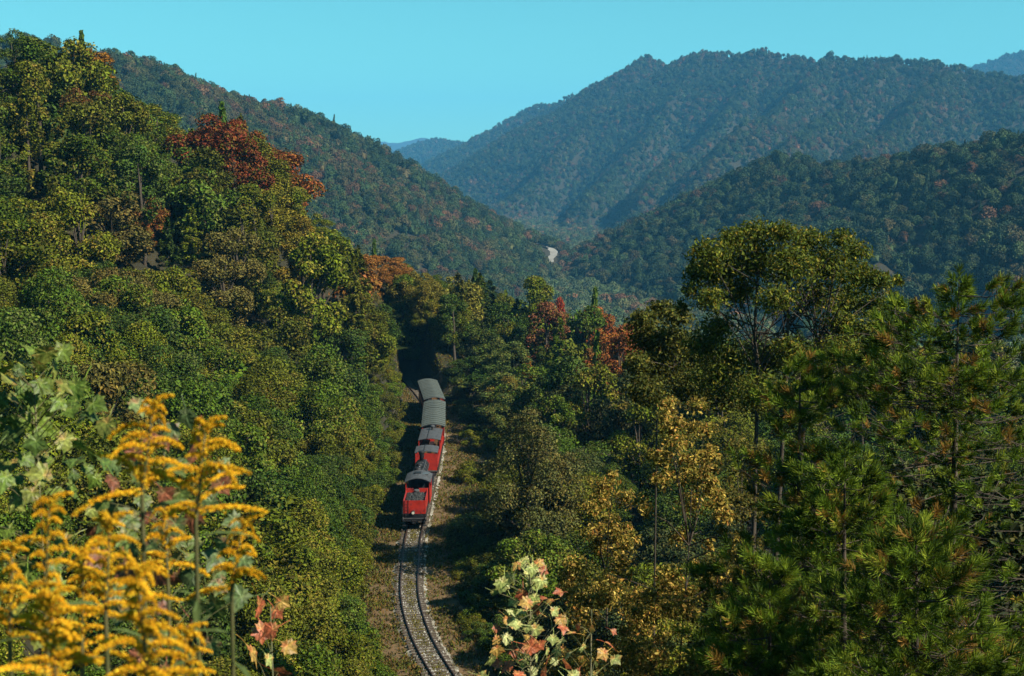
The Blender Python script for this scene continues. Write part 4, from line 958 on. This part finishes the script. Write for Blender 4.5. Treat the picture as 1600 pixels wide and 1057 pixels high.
# ------------------------------------------------------------------ plants at the viewer's feet
def palmate(lobes=5, seed=0, notch=.45):
    rs = np.random.RandomState(seed); pts = [(0, -.42)]; a0, a1 = -62, 242
    tipA = np.linspace(a0 + 12, a1 - 12, lobes); ln = [.62, .86, 1.0, .86, .62] if lobes == 5 else [.8, 1., .8]
    for k in range(lobes):
        a = math.radians(tipA[k]); r = ln[k] * rs.uniform(.9, 1.08) * .58
        for da, f in ((-15, .74), (0, 1.0), (15, .74)):
            b = a + math.radians(da + rs.uniform(-2, 2)); pts.append((math.cos(b) * r * f, math.sin(b) * r * f))
        if k < lobes - 1:
            b = math.radians((tipA[k] + tipA[k + 1]) / 2); pts.append((math.cos(b) * notch * .55, math.sin(b) * notch * .55))
    n = len(pts); curl = rs.uniform(.15, .5); tw = rs.uniform(-.25, .25)
    zf = lambda x, y: .22 * abs(x) - curl * (x * x + y * y) + tw * x * y + rs.uniform(-.025, .025)
    v = [(0, -.05, .0)] + [(x * .55, y * .55 - .02, zf(x * .55, y * .55)) for x, y in pts] + [(x, y, zf(x, y)) for x, y in pts]
    vein = [1.0] + [0.9 if (k % 4 == 2 or k == 0) else .25 for k in range(n)] + [.8 if (k % 4 == 2 or k == 0) else .0 for k in range(n)]
    f = [(0, k + 1, (k + 1) % n + 1) for k in range(n)] + [(k + 1, n + k + 1, n + (k + 1) % n + 1, (k + 1) % n + 1) for k in range(n)]
    mb = MB().add(v, f); mb.tube([(0, -.40, -.06), (.03, -.6, -.1), (.05, -.85, -.2)], .014, 3, False); me = mb.mesh('leaf')
    a = me.attributes.new('vein', 'FLOAT', 'POINT'); a.data.foreach_set('value', np.array(vein + [1.] * (len(me.vertices) - len(vein)), np.float32)); return me
def palm_mat(name, trans=.3):
    m, n, l = newmat(name); pb = n['Principled BSDF']; oi = n.new('ShaderNodeObjectInfo'); tc = n.new('ShaderNodeTexCoord'); nz = n.new('ShaderNodeTexNoise'); nz.inputs['Scale'].default_value = 2.2; nz.inputs['Detail'].default_value = 5
    l.new(tc.outputs['Object'], nz.inputs['Vector']); au = n.new('ShaderNodeAttribute'); au.attribute_type = 'OBJECT'; au.attribute_name = 'autumn'
    mr = n.new('ShaderNodeMapRange'); mr.inputs[1].default_value, mr.inputs[2].default_value = .48, .68; l.new(nz.outputs['Fac'], mr.inputs[0])
    mx = n.new('ShaderNodeMix'); mx.data_type = 'RGBA'; l.new(mr.outputs[0], mx.inputs[0]); l.new(oi.outputs['Color'], mx.inputs[6]); l.new(au.outputs['Color'], mx.inputs[7])
    va = n.new('ShaderNodeAttribute'); va.attribute_name = 'vein'; nz2 = n.new('ShaderNodeTexNoise'); nz2.inputs['Scale'].default_value = 9; l.new(tc.outputs['Object'], nz2.inputs['Vector'])
    vm = n.new('ShaderNodeMapRange'); vm.inputs[1].default_value, vm.inputs[2].default_value, vm.inputs[3].default_value, vm.inputs[4].default_value = .0, 1., .62, 1.35; l.new(va.outputs['Fac'], vm.inputs[0])
    v2 = n.new('ShaderNodeMath'); v2.operation = 'MULTIPLY'; v3 = n.new('ShaderNodeMapRange'); v3.inputs[1].default_value, v3.inputs[2].default_value, v3.inputs[3].default_value, v3.inputs[4].default_value = .35, .65, .6, 1.25
    l.new(nz2.outputs['Fac'], v3.inputs[0]); l.new(vm.outputs[0], v2.inputs[0]); l.new(v3.outputs[0], v2.inputs[1])
    hs = n.new('ShaderNodeHueSaturation'); l.new(mx.outputs[2], hs.inputs['Color']); l.new(v2.outputs[0], hs.inputs['Value']); mx = hs; mx_out = hs.outputs[0]
    l.new(mx_out, pb.inputs['Base Color']); pb.inputs['Roughness'].default_value = .5; pb.inputs['Specular IOR Level'].default_value = .3
    t = n.new('ShaderNodeBsdfTranslucent'); l.new(mx_out, t.inputs['Color']); ms = n.new('ShaderNodeMixShader'); ms.inputs[0].default_value = trans
    l.new(pb.outputs[0], ms.inputs[1]); l.new(t.outputs[0], ms.inputs[2]); l.new(ms.outputs[0], n['Material Output'].inputs['Surface']); return m
M['palm'] = palm_mat('broad_leaf'); PALM = []
for k in range(5):
    me = palmate(5, k, .62 + .08 * (k % 3)); me.materials.append(M['palm']); PALM.append(me)
M['stem'] = noise_mat('green_stem', [(0.3, (.05, .06, .015)), (0.7, (.12, .10, .04))], 8, .6)
from mathutils import Matrix, Vector
def leafy(name, u, d, spots, size, cols, label, seed, group='broad leafed saplings at the near edge', stems=None, cat='sapling'):
    rs = np.random.RandomState(seed); x0 = (u - 800) / FOC * d; g = hz(x0, d); root = empty(name, (x0, d, g)); tag(root, label, cat, group); base = np.array([x0, d, g]); pts = []
    view = nrm(np.array([0, -1., .35]))
    for (lu, lv) in spots:
        p = P(lu, lv, d + rs.uniform(-.055, .055) * d) - base; pts.append(p)
        nn = nrm(view * rs.uniform(.2, 1.) + TO_SUN * rs.uniform(-.2, .8) + rs.randn(3) * .5); a = np.array([rs.randn() * .8, 0, -1.0 + rs.randn() * .5]); a = nrm(a - nn * (a @ nn)); b = np.cross(a, nn)
        s = size * rs.uniform(.65, 1.2); mt = Matrix(((b[0], a[0], nn[0], p[0]), (b[1], a[1], nn[1], p[1]), (b[2], a[2], nn[2], p[2]), (0, 0, 0, 1))) @ Matrix.Diagonal((s, s, s, 1))
        o = bpy.data.objects.new('leaf', PALM[rs.randint(5)]); COL.objects.link(o); o.parent = root; o.matrix_local = mt
        c1, c2 = cols[rs.randint(len(cols))]; f = rs.uniform(.75, 1.2); o.color = (*[c * f for c in c1], 1); o['autumn'] = [float(c * f) for c in c2]
    pts = np.array(pts); mb = MB(); zt = pts[:, 2].max(); cx = pts[:, 0].mean(); cyy = pts[:, 1].mean(); k = d * .0011
    mb.tube([(0, 0, -.2), (cx * .6, cyy * .6, zt * .5), (cx, cyy, zt * .97)], [k * 1.8, k * 1.3, k * .5], 6)
    for p in pts:
        zz = max(.05, p[2] - abs(p[0] - cx) * .7 - .15 * size); t = zz / (zt * .97); s = np.array([cx * min(1, t * 1.1), cyy * min(1, t * 1.1), zz]); mb.tube([s, s * .4 + p * .6 + np.array([0, 0, .02]), p], [k * .45, k * .3, k * .2], 4, False)
    mb.obj('stem', M['stem'], root, True); return root
GL = [((.13, .19, .025), (.17, .19, .035)), ((.095, .15, .022), (.13, .15, .028)), ((.06, .10, .018), (.09, .12, .025)), ((.17, .19, .035), (.22, .13, .035))]
AL = [((.339, .377, .122), (.396, .339, .113)), ((.302, .339, .104), (.415, .207, .057)), ((.396, .245, .057), (.377, .113, .038)), ((.358, .094, .038), (.377, .189, .057)), ((.339, .358, .132), (.434, .377, .170)), ((.245, .283, .075), (.339, .283, .094))]
RL = [((.098, .139, .033), (.164, .131, .041)), ((.197, .066, .033), (.131, .082, .033)), ((.115, .156, .049), (.213, .098, .049)), ((.082, .123, .041), (.115, .139, .049))]
def cluster(n, cu, cv, ru, rv, seed, cone=False, mind=14):
    rs = np.random.RandomState(seed); out = []; tries = 0
    while len(out) < n and tries < 6000:
        tries += 1; a, b = rs.uniform(-1, 1), rs.uniform(-1, 1)
        if cone and abs(a) > .25 + .75 * (b + 1) / 2: continue
        if not cone and a * a + b * b > 1: continue
        q = (cu + a * ru, cv + b * rv)
        if all(math.hypot(q[0] - o[0], q[1] - o[1]) > mind for o in out): out.append(q)
    return out
leafy('sapling', 60, 5.6, [(72, 552), (98, 548), (60, 600), (96, 612), (118, 604), (70, 640), (112, 640), (142, 648), (85, 575)] + cluster(40, 75, 690, 95, 130, 5, False, 20) + cluster(26, 20, 640, 60, 110, 6, False, 20) + cluster(26, 60, 880, 120, 130, 15, False, 24), .12, GL, 'green big leafed sapling at the left edge', 501)
leafy('sapling', 250, 4.4, cluster(64, 265, 860, 120, 200, 7, False, 22) + [(215, 632), (245, 650), (270, 672), (292, 650)], .10, RL, 'mixed green and reddish leaved sapling among the goldenrod', 502)
leafy('sapling', 428, 7.0, [(405, 948), (432, 955), (425, 985), (440, 940), (408, 985), (450, 1010), (420, 1030), (395, 1020), (436, 1050)], .15, AL[1:4], 'small yellow and reddish sapling at bottom beside the goldenrod', 503)
leafy('sapling', 830, 11, [(815, 880), (832, 888), (848, 892), (824, 898), (796, 902), (785, 912), (772, 925), (846, 908), (875, 925), (860, 940), (885, 965)] + cluster(62, 828, 975, 82, 100, 8, True, 13), .15, AL, 'bright pale green and orange palmate leaved sapling at bottom centre', 504)
leafy('sapling', 925, 11.5, cluster(12, 925, 1015, 45, 45, 9, False, 15), .13, AL[1:4], 'few orange leaves at the bottom edge below the small tan sapling', 505)

# goldenrod
M['gold'] = leaf_mat('goldenrod_florets', [(0, (.34, .16, .012)), (.12, (.75, .36, .01)), (.5, (.96, .53, .016)), (1, (1.0, .64, .05))], .3, (.8, 1.2), spec=.1)
M['gleaf'] = leaf_mat('goldenrod_leaf', [(0, (.07, .11, .03)), (1, (.13, .17, .06))], .3, (.7, 1.3))
SPK = []
for k in range(4):
    rs = np.random.RandomState(600 + k); n = 330; t = rs.rand(n) ** .8; th = .08 * (1 - .7 * t) * (.75 + .5 * np.sin(t * 23 + k) ** 2) ; q = nrm(rs.randn(n, 3))
    th = th * (1 + 1.3 * (rs.rand(n) < .12)); c = np.stack([t, 0 * t, (.12 + .03 * k) * np.sin(t * 2.8) - (.12 + .05 * k) * t * t], 1) + q * th[:, None] * np.array([.6, 1, 1]) + np.array([0, 0, .025])
    V = []
    for s in range(3):
        V.append(leaf_quads(c + rs.randn(n, 3) * .01, nrm(q + rs.randn(n, 3) * .5 + np.array([0, 0, .3])), .06, .045, rs))
    me = quads_mesh('flower_spike', np.concatenate(V), rs.rand(3 * n)); me.materials.append(M['gold']); SPK.append(me)
lf = leaf_quads(np.array([[.5, 0, 0]]), np.array([[0, 0, 1.]]), 1, .16, np.random.RandomState(1))
gl_me = np_mesh('leaf', [(0, 0, 0), (.35, .075, .03), (.7, .05, -.02), (1, 0, -.16), (.7, -.05, -.02), (.35, -.075, .03), (.35, 0, .01), (.7, 0, -.05)], [0, 6, 1, 1, 6, 7, 2, 2, 7, 3, 3, 7, 4, 4, 7, 6, 5, 5, 6, 0], [3, 4, 3, 3, 4, 3], False, [.2, .4, .6, .5, .3, .7]); gl_me.materials.append(M['gleaf'])
def goldenrod(tip, low, wl, wr, d, n, label, seed, th=1.0):
    """tip and low: pixels of the plume's top and bottom; wl, wr: pixel reach to left and right at the bottom"""
    rs = np.random.RandomState(seed); a, b = P(*tip, d), P(*low, d); x0 = b[0] + (b[0] - a[0]) * .6; g = hz(x0, d); base = np.array([x0, d, g]); root = empty('goldenrod', base)
    tag(root, label, 'wildflower', 'goldenrod plants in the foreground'); a, b = a - base, b - base; px = d / FOC
    MB().tube([(0, 0, -.1), b * .5 + np.array([0, 0, -.02]), b, (a + b) / 2, a], [.0075, .006, .0045, .003, .0012], 6).obj('stem', M['stem'], root, True)
    for k in range(n):
        t = (k + .5) / n; p = a + (b - a) * t; left = k % 2 == 0; reach = (wl if left else wr) * px * (.24 + 1.0 * t ** .8) * rs.uniform(.5, 1.3)
        ang_ = (math.pi if left else 0) + rs.uniform(-.75, .75); o = bpy.data.objects.new('flower_spike', SPK[rs.randint(4)]); COL.objects.link(o); o.parent = root
        o.location = p; o.rotation_euler = (rs.uniform(-.5, .5), -rs.uniform(-.25, .5) , ang_); w = max(reach, .03) ; tk = max(.075 * th * px / .0013, .05) 
        o.scale = (w, tk * .8 * rs.uniform(.8, 1.2), tk * rs.uniform(.8, 1.2))
    o = bpy.data.objects.new('flower_spike', SPK[0]); COL.objects.link(o); o.parent = root; o.location = a - np.array([0, 0, .012]); o.rotation_euler = (0, -.6, 0 if wr >= wl * .6 else math.pi); o.scale = (.05, .07, .07)
    for k in range(26):
        t = (k + .5) / 26; p = b * (1 - t) + b * .15 * t; o = bpy.data.objects.new('leaf', gl_me); COL.objects.link(o); o.parent = root
        o.location = p; s = rs.uniform(.07, .13); o.scale = (s, s, s); o.rotation_euler = (rs.uniform(-.3, .3), rs.uniform(-.3, .5), k * 2.4 + rs.rand())
goldenrod((240, 628), (222, 775), 95, 60, 2.75, 17, 'tallest goldenrod plume, left of the two upper ones', 701)
goldenrod((322, 662), (306, 815), 62, 95, 2.7, 17, 'second tallest goldenrod plume, its spikes reaching far right', 702)
goldenrod((172, 812), (165, 960), 78, 90, 2.45, 17, 'goldenrod plume in the middle of the lower left cluster', 703)
goldenrod((380, 815), (362, 925), 60, 60, 2.75, 13, 'rightmost goldenrod plume, shorter and lower', 704)
goldenrod((78, 782), (70, 930), 30, 55, 2.4, 14, 'goldenrod plume against the left edge, above the corner', 705)
goldenrod((215, 890), (232, 1075), 90, 70, 2.2, 20, 'dense goldenrod plume nearest the viewer at the bottom', 706, 1.25)
goldenrod((80, 930), (88, 1085), 90, 70, 2.25, 18, 'goldenrod plume in the bottom left corner', 707, 1.25)
goldenrod((290, 985), (292, 1085), 60, 60, 2.5, 10, 'goldenrod plume just entering at the bottom, right of the dense one', 708)
goldenrod((20, 850), (15, 1000), 70, 50, 2.5, 14, 'goldenrod plume at the far left margin', 709)
goldenrod((130, 860), (128, 1040), 70, 70, 2.6, 16, 'goldenrod plume behind the dense one, toward the corner', 710)
goldenrod((255, 800), (262, 900), 40, 50, 3.0, 9, 'thin goldenrod plume half hidden behind the lower cluster', 711)
# ------------------------------------------------------------------ haze in the air
hm, hn, hl = newmat('haze')
hn.remove(hn['Principled BSDF'])
pv = hn.new('ShaderNodeVolumePrincipled')
pv.inputs['Color'].default_value = (.13, .52, .98, 1); pv.inputs["Density"].default_value = 0.82e-4
pv.inputs['Anisotropy'].default_value = 0.0
hl.new(pv.outputs[0], hn['Material Output'].inputs['Volume'])
MB().box(-15500, 15500, -15500, 15500, float(gz.min()) - 2, 900).obj('haze', hm, kind='stuff')
